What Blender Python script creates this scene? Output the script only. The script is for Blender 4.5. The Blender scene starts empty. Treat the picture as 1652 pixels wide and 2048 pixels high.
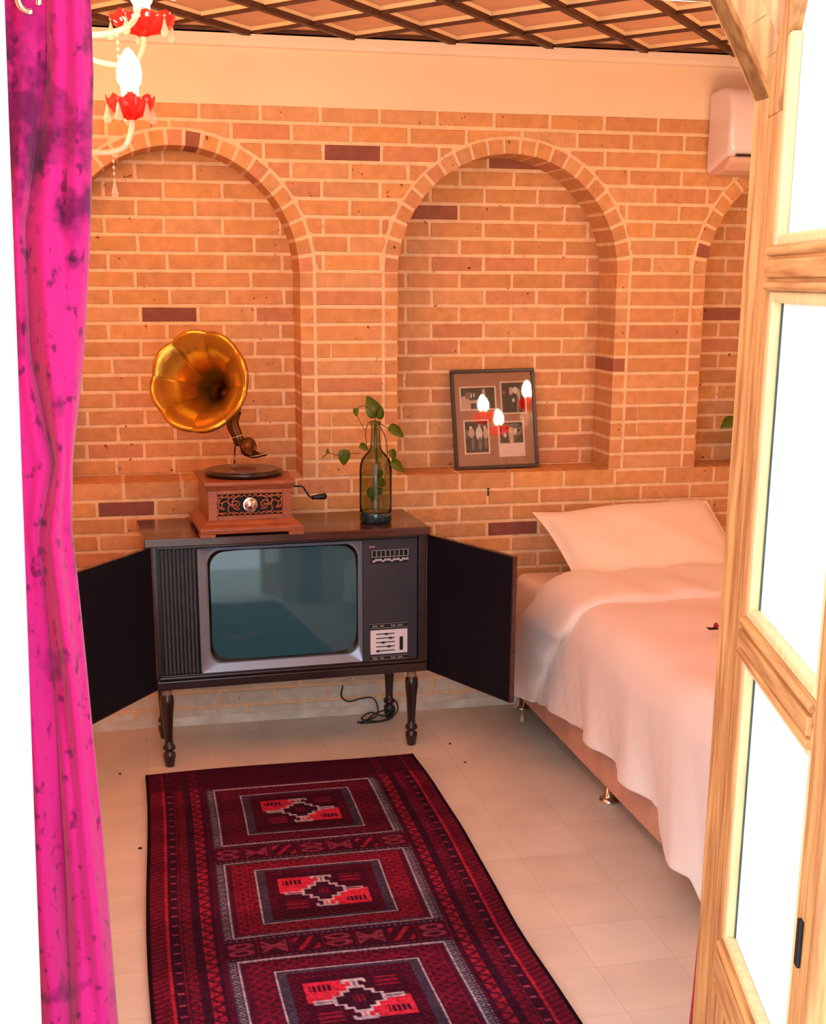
import bpy, bmesh, math, random
import numpy as np
from mathutils import Vector, Matrix
random.seed(7)
S = bpy.context.scene
COL = S.collection
PI = math.pi

# ------------------------------------------------------------------ camera
cam_d = bpy.data.cameras.new('camera')
cam = bpy.data.objects.new('camera', cam_d)
COL.objects.link(cam)
cam_d.sensor_fit = 'VERTICAL'
cam_d.sensor_height = 36.0
cam_d.lens = 2576.3 / 2048 * 36
cam_d.shift_y = 216.4 / 2048
cam_d.clip_start = 0.05
_r = Vector((0.97666707, -0.21471269, 0.00446013))
_u = Vector((0.05052802, 0.24992358, 0.96694629))
_w = Vector((0.20873033, 0.94415924, -0.25494113))
m = Matrix((_r, _u, -_w)).transposed().to_4x4()
m.translation = Vector((0, -4.8185, 1.6769))
cam.matrix_world = m
S.camera = cam

# ------------------------------------------------------------------ world and exposure
w = bpy.data.worlds.new('daylight')
S.world = w
w.use_nodes = True
bg = w.node_tree.nodes['Background']
bg.inputs[0].default_value = (0.83, 0.92, 1.0, 1)
bg.inputs[1].default_value = 4.3
S.view_settings.view_transform = 'Standard'
S.view_settings.look = 'None'
S.view_settings.exposure = 0.0
S.view_settings.gamma = 1.0
S.view_settings.use_curve_mapping = False
BULB = 138.0
BULB_COL = (1.0, 0.61, 0.34)

# ------------------------------------------------------------------ materials
def srgb(r, g, b):
    f = lambda c: (c / 255 / 12.92) if c / 255 <= 0.04045 else ((c / 255 + 0.055) / 1.055) ** 2.4
    return (f(r), f(g), f(b), 1)

def mat(name, col, rough=0.6, metal=0.0, noise=0.0, nscale=20, bump=0.0, bscale=60, attr=False, spec=0.5,
        sheen=0.0, coat=0.0, trans=0.0, col2=None, stretch=None, emis=None, emis_s=0.0, ior=1.45, sharp=(0.35, 0.65)):
    m = bpy.data.materials.new(name)
    m.use_nodes = True
    nt = m.node_tree
    b = nt.nodes['Principled BSDF']
    b.inputs['Base Color'].default_value = col
    b.inputs['Roughness'].default_value = rough
    b.inputs['Metallic'].default_value = metal
    b.inputs['Specular IOR Level'].default_value = spec
    b.inputs['Sheen Weight'].default_value = sheen
    b.inputs['Coat Weight'].default_value = coat
    b.inputs['Coat Roughness'].default_value = 0.1
    b.inputs['Transmission Weight'].default_value = trans
    b.inputs['IOR'].default_value = ior
    if emis:
        b.inputs['Emission Color'].default_value = emis
        b.inputs['Emission Strength'].default_value = emis_s
    tc = nt.nodes.new('ShaderNodeTexCoord')
    mp = nt.nodes.new('ShaderNodeMapping')
    nt.links.new(tc.outputs['Object'], mp.inputs[0])
    if stretch:
        mp.inputs['Scale'].default_value = stretch
    src = None
    if attr:
        a = nt.nodes.new('ShaderNodeAttribute')
        a.attribute_name = 'Col'
        src = a.outputs['Color']
    if noise > 0 or col2:
        n = nt.nodes.new('ShaderNodeTexNoise')
        n.inputs['Scale'].default_value = nscale
        n.inputs['Detail'].default_value = 6
        nt.links.new(mp.outputs[0], n.inputs[0])
        ramp = nt.nodes.new('ShaderNodeValToRGB')
        ramp.color_ramp.elements[0].position = sharp[0]
        ramp.color_ramp.elements[1].position = sharp[1]
        nt.links.new(n.outputs['Fac'], ramp.inputs[0])
        mx = nt.nodes.new('ShaderNodeMix')
        mx.data_type = 'RGBA'
        nt.links.new(ramp.outputs[0], mx.inputs[0])
        if col2:
            mx.inputs[6].default_value = col2
            if src: nt.links.new(src, mx.inputs[7])
            else: mx.inputs[7].default_value = col
            nt.links.new(mx.outputs[2], b.inputs['Base Color'])
        else:
            mx.inputs[6].default_value = (1 - noise, 1 - noise, 1 - noise, 1)
            mx.inputs[7].default_value = (1, 1, 1, 1)
            m2 = nt.nodes.new('ShaderNodeMix')
            m2.data_type = 'RGBA'
            m2.blend_type = 'MULTIPLY'
            m2.inputs[0].default_value = 1
            if src: nt.links.new(src, m2.inputs[6])
            else: m2.inputs[6].default_value = col
            nt.links.new(mx.outputs[2], m2.inputs[7])
            nt.links.new(m2.outputs[2], b.inputs['Base Color'])
    elif src:
        nt.links.new(src, b.inputs['Base Color'])
    if bump > 0:
        n2 = nt.nodes.new('ShaderNodeTexNoise')
        n2.inputs['Scale'].default_value = bscale
        n2.inputs['Detail'].default_value = 5
        nt.links.new(mp.outputs[0], n2.inputs[0])
        bp = nt.nodes.new('ShaderNodeBump')
        bp.inputs['Strength'].default_value = bump
        bp.inputs['Distance'].default_value = 0.01
        nt.links.new(n2.outputs['Fac'], bp.inputs['Height'])
        nt.links.new(bp.outputs[0], b.inputs['Normal'])
    return m

def glassy(name, tint, gloss=0.25, rough=0.02, ior=1.5):
    """thin glass: tinted see-through plus fresnel reflection"""
    m = bpy.data.materials.new(name)
    m.use_nodes = True
    nt = m.node_tree
    nt.nodes.clear()
    o = nt.nodes.new('ShaderNodeOutputMaterial')
    t = nt.nodes.new('ShaderNodeBsdfTransparent'); t.inputs[0].default_value = tint
    g = nt.nodes.new('ShaderNodeBsdfGlossy'); g.inputs['Roughness'].default_value = rough
    f = nt.nodes.new('ShaderNodeFresnel'); f.inputs[0].default_value = ior
    ad = nt.nodes.new('ShaderNodeMath'); ad.operation = 'MULTIPLY_ADD'; ad.use_clamp = True
    ad.inputs[1].default_value = 1.0; ad.inputs[2].default_value = gloss * 0.1
    x = nt.nodes.new('ShaderNodeMixShader')
    nt.links.new(f.outputs[0], ad.inputs[0])
    nt.links.new(ad.outputs[0], x.inputs[0])
    nt.links.new(t.outputs[0], x.inputs[1])
    nt.links.new(g.outputs[0], x.inputs[2])
    nt.links.new(x.outputs[0], o.inputs[0])
    return m

def velvet():
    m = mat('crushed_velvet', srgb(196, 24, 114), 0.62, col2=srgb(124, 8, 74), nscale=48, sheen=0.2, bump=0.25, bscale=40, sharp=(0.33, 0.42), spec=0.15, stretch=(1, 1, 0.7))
    nt = m.node_tree; b = nt.nodes['Principled BSDF']
    prev = b.inputs['Base Color'].links[0].from_socket
    tc = [n for n in nt.nodes if n.type == 'TEX_COORD'][0]
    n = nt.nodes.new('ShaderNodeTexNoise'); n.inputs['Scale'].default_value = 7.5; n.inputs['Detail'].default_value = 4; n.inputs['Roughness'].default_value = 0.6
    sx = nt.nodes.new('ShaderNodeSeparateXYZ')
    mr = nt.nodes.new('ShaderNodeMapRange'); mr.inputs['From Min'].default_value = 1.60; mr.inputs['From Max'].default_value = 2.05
    mr.inputs['To Min'].default_value = 0.0; mr.inputs['To Max'].default_value = -0.17  # nap patches darken with height: shade under the door head painted into the colour
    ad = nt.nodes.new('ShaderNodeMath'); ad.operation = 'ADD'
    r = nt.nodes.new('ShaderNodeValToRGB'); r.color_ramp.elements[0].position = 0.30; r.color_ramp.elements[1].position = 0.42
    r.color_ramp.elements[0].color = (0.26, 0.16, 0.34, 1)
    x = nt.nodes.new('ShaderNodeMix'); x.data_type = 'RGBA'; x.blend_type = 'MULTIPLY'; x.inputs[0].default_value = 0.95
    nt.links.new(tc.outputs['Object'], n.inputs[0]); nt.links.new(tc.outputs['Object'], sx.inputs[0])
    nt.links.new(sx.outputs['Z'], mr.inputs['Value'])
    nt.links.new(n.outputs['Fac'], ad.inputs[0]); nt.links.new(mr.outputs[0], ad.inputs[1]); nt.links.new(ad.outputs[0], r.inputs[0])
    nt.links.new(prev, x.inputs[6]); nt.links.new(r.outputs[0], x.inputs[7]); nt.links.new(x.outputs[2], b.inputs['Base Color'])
    return m

def ruby():
    m = glassy('ruby_glass', srgb(250, 20, 8), 0.9, 0.05)
    nt = m.node_tree
    out = nt.nodes['Material Output'] if 'Material Output' in nt.nodes else [n for n in nt.nodes if n.type == 'OUTPUT_MATERIAL'][0]
    prev = out.inputs[0].links[0].from_socket
    d = nt.nodes.new('ShaderNodeBsdfTranslucent'); d.inputs[0].default_value = (0.95, 0.01, 0.01, 1)
    d2 = nt.nodes.new('ShaderNodeBsdfDiffuse'); d2.inputs[0].default_value = (0.8, 0.01, 0.01, 1)
    a = nt.nodes.new('ShaderNodeMixShader'); a.inputs[0].default_value = 0.5
    x = nt.nodes.new('ShaderNodeMixShader'); x.inputs[0].default_value = 0.5
    nt.links.new(d.outputs[0], a.inputs[1]); nt.links.new(d2.outputs[0], a.inputs[2])
    nt.links.new(prev, x.inputs[1]); nt.links.new(a.outputs[0], x.inputs[2])
    nt.links.new(x.outputs[0], out.inputs[0])
    return m

M = {}
M['brick'] = mat('brick', srgb(200, 140, 90), 0.9, noise=0.16, nscale=26, bump=0.5, bscale=90, attr=True, spec=0.15)
_nt = M['brick'].node_tree; _b = _nt.nodes['Principled BSDF']
_prev = _b.inputs['Base Color'].links[0].from_socket
_n = _nt.nodes.new('ShaderNodeTexNoise'); _n.inputs['Scale'].default_value = 42; _n.inputs['Detail'].default_value = 2
_r = _nt.nodes.new('ShaderNodeValToRGB'); _r.color_ramp.elements[0].position = 0.24; _r.color_ramp.elements[1].position = 0.29
_r.color_ramp.elements[0].color = (0.32, 0.22, 0.2, 1)
_x = _nt.nodes.new('ShaderNodeMix'); _x.data_type = 'RGBA'; _x.blend_type = 'MULTIPLY'; _x.inputs[0].default_value = 1
_tc = [n for n in _nt.nodes if n.type == 'TEX_COORD'][0]
_nt.links.new(_tc.outputs['Object'], _n.inputs[0]); _nt.links.new(_n.outputs['Fac'], _r.inputs[0])
_nt.links.new(_prev, _x.inputs[6]); _nt.links.new(_r.outputs[0], _x.inputs[7]); _nt.links.new(_x.outputs[2], _b.inputs['Base Color'])
M['plaster'] = mat('plaster', srgb(243, 214, 180), 0.85, noise=0.06, nscale=4, bump=0.1, bscale=30, spec=0.2)
M['cornice'] = mat('cornice', srgb(240, 215, 190), 0.7, noise=0.05, nscale=8)
M['white'] = mat('white_plaster', srgb(250, 250, 248), 0.9, noise=0.03, nscale=6)
M['ceil'] = mat('ceiling_panel', srgb(232, 180, 142), 0.7, noise=0.12, nscale=9)
M['ceil_edge'] = mat('panel_bevel', srgb(246, 212, 160), 0.6)
M['batten'] = mat('batten_wood', srgb(92, 50, 28), 0.6, noise=0.4, nscale=25)
M['darkwood'] = mat('dark_wood', srgb(44, 29, 30), 0.28, noise=0.35, nscale=14, stretch=(1, 8, 8), coat=0.3)
M['topwood'] = mat('top_wood', srgb(78, 42, 36), 0.22, noise=0.35, nscale=10, stretch=(1, 9, 9), coat=0.5)
M['doorblack'] = mat('door_lining', srgb(14, 12, 24), 0.55, noise=0.2, nscale=20, spec=0.25)
M['edge'] = mat('worn_edge', srgb(150, 120, 100), 0.6, noise=0.3, nscale=60)
M['panelgrey'] = mat('control_grey', srgb(50, 50, 60), 0.45, noise=0.15, nscale=8)
M['louvre'] = mat('louvre_grey', srgb(66, 62, 64), 0.5, noise=0.3, nscale=30)
M['silver'] = mat('brushed_silver', srgb(142, 152, 168), 0.33, metal=0.5, noise=0.1, nscale=12)
M['black'] = mat('black_plastic', srgb(12, 12, 14), 0.35)
M['crt'] = mat('picture_tube', srgb(40, 86, 100), 0.05, spec=0.6, coat=0.2)
M['tick'] = mat('print_grey', srgb(170, 168, 176), 0.6)
M['lightplate'] = mat('light_plate', srgb(226, 220, 226), 0.5)
M['redwood'] = mat('carved_wood', srgb(160, 86, 48), 0.45, noise=0.35, nscale=18, stretch=(1, 4, 6), bump=0.1, coat=0.15)
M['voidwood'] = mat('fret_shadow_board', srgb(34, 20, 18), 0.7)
M['brass'] = mat('brass', srgb(208, 150, 54), 0.22, metal=0.85, noise=0.3, nscale=10, bump=0.25, bscale=22)
M['brassdark'] = mat('aged_brass', srgb(112, 66, 34), 0.35, metal=0.85, noise=0.4, nscale=40)
M['chrome'] = mat('chrome', srgb(225, 222, 218), 0.12, metal=1.0, noise=0.05, nscale=10)
M['record'] = mat('record', srgb(36, 22, 24), 0.28, coat=0.4, noise=0.2, nscale=30)
M['reclabel'] = mat('record_label', srgb(120, 48, 52), 0.6)
M['bottle'] = glassy('green_bottle_glass', srgb(208, 218, 196), 0.3, ior=1.14)
M['bottlebase'] = mat('thick_glass_base', srgb(14, 52, 60), 0.08, coat=0.6, spec=0.8)
M['leaf'] = mat('leaf_green', srgb(86, 104, 22), 0.4, noise=0.35, nscale=45, spec=0.4)
M['stem'] = mat('stem_brown', srgb(110, 74, 34), 0.6, noise=0.2, nscale=60)
M['stemgreen'] = mat('stem_green', srgb(84, 104, 46), 0.5, noise=0.2, nscale=60)
M['mat'] = mat('mat_board', srgb(176, 112, 78), 0.8, noise=0.06, nscale=20)
M['frame'] = mat('frame_wood', srgb(44, 16, 16), 0.35, noise=0.2, nscale=30)
M['photo'] = mat('photo_print', srgb(60, 50, 50), 0.75, spec=0.1, attr=True)
M['clear'] = glassy('clear_glass', (0.97, 0.97, 0.97, 1), 0.3)
M['frosted'] = mat('frosted_pane', srgb(250, 253, 252), 0.6, spec=0.1, noise=0.03, nscale=6, stretch=(6, 6, 0.8))
M['putty'] = mat('dark_putty', srgb(60, 78, 70), 0.7, noise=0.4, nscale=30)
M['linen'] = mat('bed_linen', srgb(238, 224, 216), 0.85, noise=0.03, nscale=5, bump=0.4, bscale=7, stretch=(1, 1, 0.5), sheen=0.2)
M['pillowcase'] = mat('pillow_linen', srgb(244, 224, 206), 0.85, noise=0.03, nscale=6, bump=0.18, bscale=8, sheen=0.2)
M['mattress'] = mat('mattress_cover', srgb(240, 216, 200), 0.85, noise=0.04, nscale=8)
M['bedbase'] = mat('bed_base_fabric', srgb(212, 160, 136), 0.8, noise=0.12, nscale=12)
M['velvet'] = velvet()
M['redvelvet'] = mat('red_velvet', srgb(176, 14, 52), 0.7, noise=0.3, nscale=20, sheen=0.3)
M['rug'] = mat('woven_rug', srgb(110, 10, 30), 0.95, attr=True, bump=0.35, bscale=220, spec=0.1, noise=0.3, nscale=60)
M['rugedge'] = mat('rug_binding', srgb(30, 10, 22), 0.95, noise=0.2, nscale=80)
M['pine'] = mat('pale_pine', srgb(202, 144, 88), 0.5, col2=srgb(150, 88, 50), nscale=7, stretch=(9, 9, 0.7), bump=0.12, bscale=20, sharp=(0.3, 0.62))
M['pinerail'] = mat('pale_pine_rail', srgb(202, 144, 88), 0.5, col2=srgb(150, 88, 50), nscale=7, stretch=(0.7, 9, 9), bump=0.1, bscale=20, sharp=(0.3, 0.62))
M['pinebead'] = mat('pine_bead', srgb(226, 192, 140), 0.5, noise=0.2, nscale=12, stretch=(8, 8, 1))
M['redglass'] = ruby()
M['crystal'] = ruby()
M['crystal'].name = 'crystal'
for _n in M['crystal'].node_tree.nodes:
    if _n.type in ('BSDF_TRANSLUCENT', 'BSDF_DIFFUSE', 'BSDF_TRANSPARENT'): _n.inputs[0].default_value = (0.97, 0.94, 0.88, 1)
    if _n.type == 'MIX_SHADER' and not _n.inputs[0].is_linked: _n.inputs[0].default_value = 0.35
M['gilt'] = mat('gilt_metal', srgb(222, 168, 80), 0.3, metal=0.9)
M['bulb'] = mat('lit_bulb', (1, 0.9, 0.7, 1), 0.4, emis=(*BULB_COL, 1), emis_s=BULB)
M['acbody'] = mat('white_plastic', srgb(232, 214, 214), 0.22, spec=0.6, coat=0.3)
M['cable'] = mat('black_cable', srgb(26, 30, 30), 0.45)
M['lock'] = mat('black_iron', srgb(34, 34, 36), 0.4, metal=0.5)
M['cord'] = mat('cream_cord', srgb(206, 176, 130), 0.8)
M['ground'] = mat('courtyard_ground', srgb(205, 200, 192), 0.9, noise=0.1, nscale=3)

# ------------------------------------------------------------------ mesh helpers
def link(o, parent=None):
    COL.objects.link(o)
    if parent is not None:
        o.parent = parent
    return o

def obj(name, bm, material, parent=None, smooth=False, loc=None, bevel=0, sub=0):
    me = bpy.data.meshes.new(name)
    bmesh.ops.recalc_face_normals(bm, faces=bm.faces[:])
    bm.to_mesh(me)
    bm.free()
    mats = material if isinstance(material, list) else [material]
    for x in mats:
        me.materials.append(x)
    if smooth:
        me.polygons.foreach_set('use_smooth', [True] * len(me.polygons))
    o = bpy.data.objects.new(name, me)
    if loc: o.location = loc
    if bevel:
        b = o.modifiers.new('bevel', 'BEVEL'); b.width = bevel; b.segments = 2; b.limit_method = 'ANGLE'
    if sub:
        s = o.modifiers.new('sub', 'SUBSURF'); s.levels = sub; s.render_levels = sub
    return link(o, parent)

def thing(name, label, cat, loc=(0, 0, 0), rz=0.0, group=None):
    o = bpy.data.objects.new(name, None)
    o.empty_display_size = 0.05
    o.location = loc
    o.rotation_euler = (0, 0, rz)
    link(o)
    return tag(o, label, cat, group)

def tag(o, label, cat, group=None, kind=None):
    o['label'] = label
    o['category'] = cat
    if group: o['group'] = group
    if kind: o['kind'] = kind
    return o

def struct(o, label=None, cat=None):
    o['kind'] = 'structure'
    if label: o['label'] = label
    if cat: o['category'] = cat
    return o

def bx(bm, x0, x1, y0, y1, z0, z1, mi=0, M4=None):
    vs = [bm.verts.new(v) for v in ((x0, y0, z0), (x1, y0, z0), (x1, y1, z0), (x0, y1, z0), (x0, y0, z1), (x1, y0, z1), (x1, y1, z1), (x0, y1, z1))]
    if M4 is not None:
        for v in vs: v.co = M4 @ v.co
    fs = []
    for q in ((0, 3, 2, 1), (4, 5, 6, 7), (0, 1, 5, 4), (1, 2, 6, 5), (2, 3, 7, 6), (3, 0, 4, 7)):
        f = bm.faces.new([vs[i] for i in q]); f.material_index = mi; fs.append(f)
    return fs

def box(name, dims, material, parent=None, bevel=0.002, M4=None):
    bm = bmesh.new()
    bx(bm, *dims, M4=M4)
    return obj(name, bm, material, parent, bevel=bevel)

def lathe(bm, prof, seg=32, M4=None, a0=0, a1=2 * PI, cap=True, mi=0, rf=None):
    """profile of (r, z) around Z"""
    full = abs(a1 - a0 - 2 * PI) < 1e-6
    n = seg if full else seg + 1
    rings = []
    for k, (r, z) in enumerate(prof):
        ring = []
        for i in range(n):
            a = a0 + (a1 - a0) * i / seg
            rr, zz = (r, z) if rf is None else rf(k / (len(prof) - 1), a, r, z)
            co = Vector((rr * math.cos(a), rr * math.sin(a), zz))
            ring.append(bm.verts.new(M4 @ co if M4 is not None else co))
        rings.append(ring)
    for k in range(len(rings) - 1):
        A, B = rings[k], rings[k + 1]
        for i in range(n if full else n - 1):
            j = (i + 1) % n
            f = bm.faces.new((A[i], A[j], B[j], B[i])); f.material_index = mi
    if cap and full:
        for ring, r in ((rings[0], prof[0][0]), (rings[-1], prof[-1][0])):
            if r > 1e-5:
                bm.faces.new(ring).material_index = mi
    return rings

def frames(pts):
    pts = [Vector(p) for p in pts]
    out = []
    up = None
    for i, p in enumerate(pts):
        t = (pts[min(i + 1, len(pts) - 1)] - pts[max(i - 1, 0)]).normalized()
        if up is None:
            up = Vector((0, 0, 1)) if abs(t.z) < 0.9 else Vector((1, 0, 0))
        a = t.cross(up).normalized()
        up = a.cross(t).normalized()
        out.append((p, a, up, t))
    return out

def tube(bm, pts, rad, seg=10, cap=True, mi=0):
    fr = frames(pts)
    rings = []
    for i, (p, a, b, t) in enumerate(fr):
        r = rad[i] if isinstance(rad, (list, tuple)) else rad
        rings.append([bm.verts.new(p + a * r * math.cos(2 * PI * k / seg) + b * r * math.sin(2 * PI * k / seg)) for k in range(seg)])
    for A, B in zip(rings, rings[1:]):
        for k in range(seg):
            bm.faces.new((A[k], A[(k + 1) % seg], B[(k + 1) % seg], B[k])).material_index = mi
    if cap:
        bm.faces.new(rings[0]); bm.faces.new(rings[-1])

def spline(pts, n=8):
    pts = [Vector(p) for p in pts]
    P = [pts[0]] + pts + [pts[-1]]
    out = []
    for i in range(1, len(P) - 2):
        for k in range(n):
            t = k / n
            a, b, c, d = P[i - 1], P[i], P[i + 1], P[i + 2]
            out.append(0.5 * ((2 * b) + (c - a) * t + (2 * a - 5 * b + 4 * c - d) * t * t + (3 * b - a - 3 * c + d) * t ** 3))
    out.append(pts[-1])
    return out

def prism(bm, pts, depth, axis='y', off=0.0, mi=0, M4=None):
    """polygon (a, b) -> extruded solid. axis y: (x,z) extruded along y"""
    def co(a, b, d):
        v = {'y': Vector((a, d, b)), 'x': Vector((d, a, b)), 'z': Vector((a, b, d))}[axis]
        return M4 @ v if M4 is not None else v
    A = [bm.verts.new(co(a, b, off)) for a, b in pts]
    B = [bm.verts.new(co(a, b, off + depth)) for a, b in pts]
    n = len(pts)
    bm.faces.new(A).material_index = mi
    bm.faces.new(B[::-1]).material_index = mi
    for i in range(n):
        bm.faces.new((A[i], B[i], B[(i + 1) % n], A[(i + 1) % n])).material_index = mi

def grid_obj(name, P, material, parent=None, cols=None, smooth=True, closed_u=False, solid=0, sub=0):
    """P: array (nu, nv, 3)"""
    nu, nv = P.shape[:2]
    me = bpy.data.meshes.new(name)
    idx = np.arange(nu * nv).reshape(nu, nv)
    if closed_u:
        i0 = idx; i1 = np.roll(idx, -1, axis=0)
        f = np.stack([i0[:, :-1], i1[:, :-1], i1[:, 1:], i0[:, 1:]], -1).reshape(-1, 4)
    else:
        f = np.stack([idx[:-1, :-1], idx[1:, :-1], idx[1:, 1:], idx[:-1, 1:]], -1).reshape(-1, 4)
    me.from_pydata(P.reshape(-1, 3).tolist(), [], f.tolist())
    if cols is not None:
        at = me.color_attributes.new('Col', 'FLOAT_COLOR', 'POINT')
        c = np.ones((nu * nv, 4), dtype=np.float32); c[:, :3] = cols.reshape(-1, 3)
        at.data.foreach_set('color', c.ravel())
    me.materials.append(material)
    if smooth:
        me.polygons.foreach_set('use_smooth', [True] * len(me.polygons))
    me.update()
    o = bpy.data.objects.new(name, me)
    if sub:
        s = o.modifiers.new('sub', 'SUBSURF'); s.levels = sub; s.render_levels = sub
    if solid:
        s = o.modifiers.new('solid', 'SOLIDIFY'); s.thickness = solid; s.offset = 0
    return link(o, parent)

def lin(r, g, b):
    return np.array(srgb(r, g, b)[:3])

# ================================================================== SETTING
ZC = 2.5
FZ = 2.2121          # height of the top full mortar joint
H = 0.063            # course height
MO = 0.0132          # mortar thickness
SILL = FZ - 20 * H
SPR = 1.700          # spring line of the niches
RI, RO = 0.430, 0.478
RC = RO + 0.012
CX = [0.209 + 1.2205 * k for k in (-1, 0, 1, 2)]
X0, X1 = -1.60, 3.40
PITCH = 0.2125
ND = 0.2

def arch_z(x, R):
    for c in CX:
        if abs(x - c) < R:
            return SPR + math.sqrt(R * R - (x - c) ** 2)
    return None

bm = bmesh.new()
colL = bm.loops.layers.float_color.new('Col')
MORT = lin(244, 206, 164)

def paint(faces, c):
    for f in faces:
        for l in f.loops:
            l[colL] = (c[0], c[1], c[2], 1)

DARK = [(0.13, 1.552, 1), (0.854, 2.12, 0), (0.084, 0.859, 0), (1.374, 0.738, 0)]
def bcol(x, z, back=0):
    for dx, dz, b in DARK:
        if b == back and abs(x - dx) < 0.107 and abs(z - dz) < 0.03:
            return lin(142, 88, 76)
    r = random.random()
    base = lin(216, 156, 106)
    if r < 0.012: base = lin(164, 104, 82)
    elif r < 0.12: base = lin(210, 146, 108)
    elif r < 0.26: base = lin(216, 162, 116)
    elif r < 0.45: base = lin(220, 160, 104)
    base = base * random.uniform(0.90, 1.06)
    if z < 0.21:
        t = 0.85 if z < 0.14 else 0.55
        base = base * (1 - t) + lin(226, 222, 208) * t * random.uniform(0.92, 1.05)
    return base

def poly_brick(pts, y_face, y_back, c):
    """irregular brick: outline pts (x, z); face toward -Y at y_face"""
    n = len(pts)
    cx = sum(p[0] for p in pts) / n; cz = sum(p[1] for p in pts) / n
    def ins(p, d):
        vx, vz = p[0] - cx, p[1] - cz
        L = math.hypot(vx, vz) + 1e-9
        return (p[0] - math.copysign(min(d, abs(vx)), vx), p[1] - math.copysign(min(d, abs(vz)), vz))
    j = lambda: random.uniform(-0.0011, 0.0011)
    A = [bm.verts.new((p[0], y_back, p[1])) for p in pts]
    q1 = [(p[0] + j(), p[1] + j()) for p in pts]
    B = [bm.verts.new((p[0], y_face + 0.0018, p[1])) for p in q1]
    Cc = [bm.verts.new((q[0], y_face + random.uniform(-.0006, .0006), q[1])) for q in [ins(p, 0.0018) for p in q1]]
    fs = []
    for i in range(n):
        k = (i + 1) % n
        fs.append(bm.faces.new((A[i], A[k], B[k], B[i])))
        fs.append(bm.faces.new((B[i], B[k], Cc[k], Cc[i])))
    fs.append(bm.faces.new(Cc))
    paint(fs, c)

def course_bricks(x0, x1, z0, z1, back, R=None, yf=-0.004, yb=0.004):
    if x1 - x0 < 0.02: return
    if R is None:
        poly_brick([(x0, z0), (x1, z0), (x1, z1), (x0, z1)], yf, yb, bcol((x0 + x1) / 2, (z0 + z1) / 2, back))
        return
    n = max(2, int((x1 - x0) / 0.01))
    run = []
    def flush():
        nonlocal run
        if len(run) >= 3:
            top = [(run[-1][0], z1), (run[0][0], z1)]
            low = [(x, zl) for x, zl in run]
            # simplify straight lower edge
            simp = [low[0]]
            for k in range(1, len(low) - 1):
                if not (abs(low[k][1] - low[k - 1][1]) < 1e-6 and abs(low[k][1] - low[k + 1][1]) < 1e-6):
                    simp.append(low[k])
            simp.append(low[-1])
            poly_brick(simp + top, yf, yb, bcol((x0 + x1) / 2, (z0 + z1) / 2, back))
        run = []
    for i in range(n + 1):
        x = x0 + (x1 - x0) * i / n
        a = arch_z(x, R)
        zl = z0 if a is None else max(z0, a)
        if zl < z1 - 0.006: run.append((x, zl))
        else: flush()
    flush()

# front face courses, counted down from the top
k = -1
while True:
    zt = (FZ - k * H) - MO / 2
    zb = zt - H + MO
    if k == -1: zt = 2.266
    if zb < 0: zb = 0.0
    if zt < 0.01: break
    off = (0.936 if k % 2 else 0.823)
    if zt <= SILL - MO / 4 + 0.001:
        tall = abs(zt - (SILL - MO / 2)) < 0.004
        xs = X0 - ((X0 - off) % PITCH)
        x = xs - PITCH
        while x < X1:
            a, b2 = max(X0, x + MO / 2), min(X1, x + PITCH - MO / 2)
            if b2 - a > 0.02:
                mid = (a + b2) / 2
                in_n = any(abs(mid - c) < RI + 0.02 for c in CX)
                if tall and in_n:
                    fs = bx(bm, a, b2, -0.004, ND, zb, SILL + 0.002)
                    paint(fs, bcol(mid, (zb + zt) / 2))
                else:
                    course_bricks(a, b2, zb, zt, 0)
            x += PITCH
    elif zt < SPR + 0.03:
        # pilasters between the niches: end brick, long brick, end brick
        for i in range(len(CX) + 1):
            a = X0 if i == 0 else CX[i - 1] + RI
            b2 = X1 if i == len(CX) else CX[i] - RI
            if b2 - a < 0.1: continue
            if i > 0:
                fs = bx(bm, a - 0.002 + random.uniform(-.001, .001), a + 0.046, -0.004 + random.uniform(-.001, .001), ND - 0.008, zb, zt)
                paint(fs, bcol(a, zb)); la = a + 0.046 + MO
            else: la = a
            if i < len(CX):
                fs = bx(bm, b2 - 0.046, b2 + 0.002 + random.uniform(-.001, .001), -0.004 + random.uniform(-.001, .001), ND - 0.008, zb, zt)
                paint(fs, bcol(b2, zb)); lb = b2 - 0.046 - MO
            else: lb = b2
            if random.random() < 0.22 and lb - la > 0.2:
                s = la + random.choice((0.05, lb - la - 0.06))
                course_bricks(la, s - 0.002, zb, zt, 0); course_bricks(s + 0.003, lb, zb, zt, 0)
            else:
                course_bricks(la, lb, zb, zt, 0)
    else:
        x = X0 - ((X0 - off) % PITCH) - PITCH
        jit = random.uniform(-0.008, 0.008)
        while x < X1:
            a, b2 = max(X0, x + jit + MO / 2), min(X1, x + jit + PITCH - MO / 2)
            course_bricks(a, b2, zb, zt, 0, R=RC)
            x += PITCH
    k += 1
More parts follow.
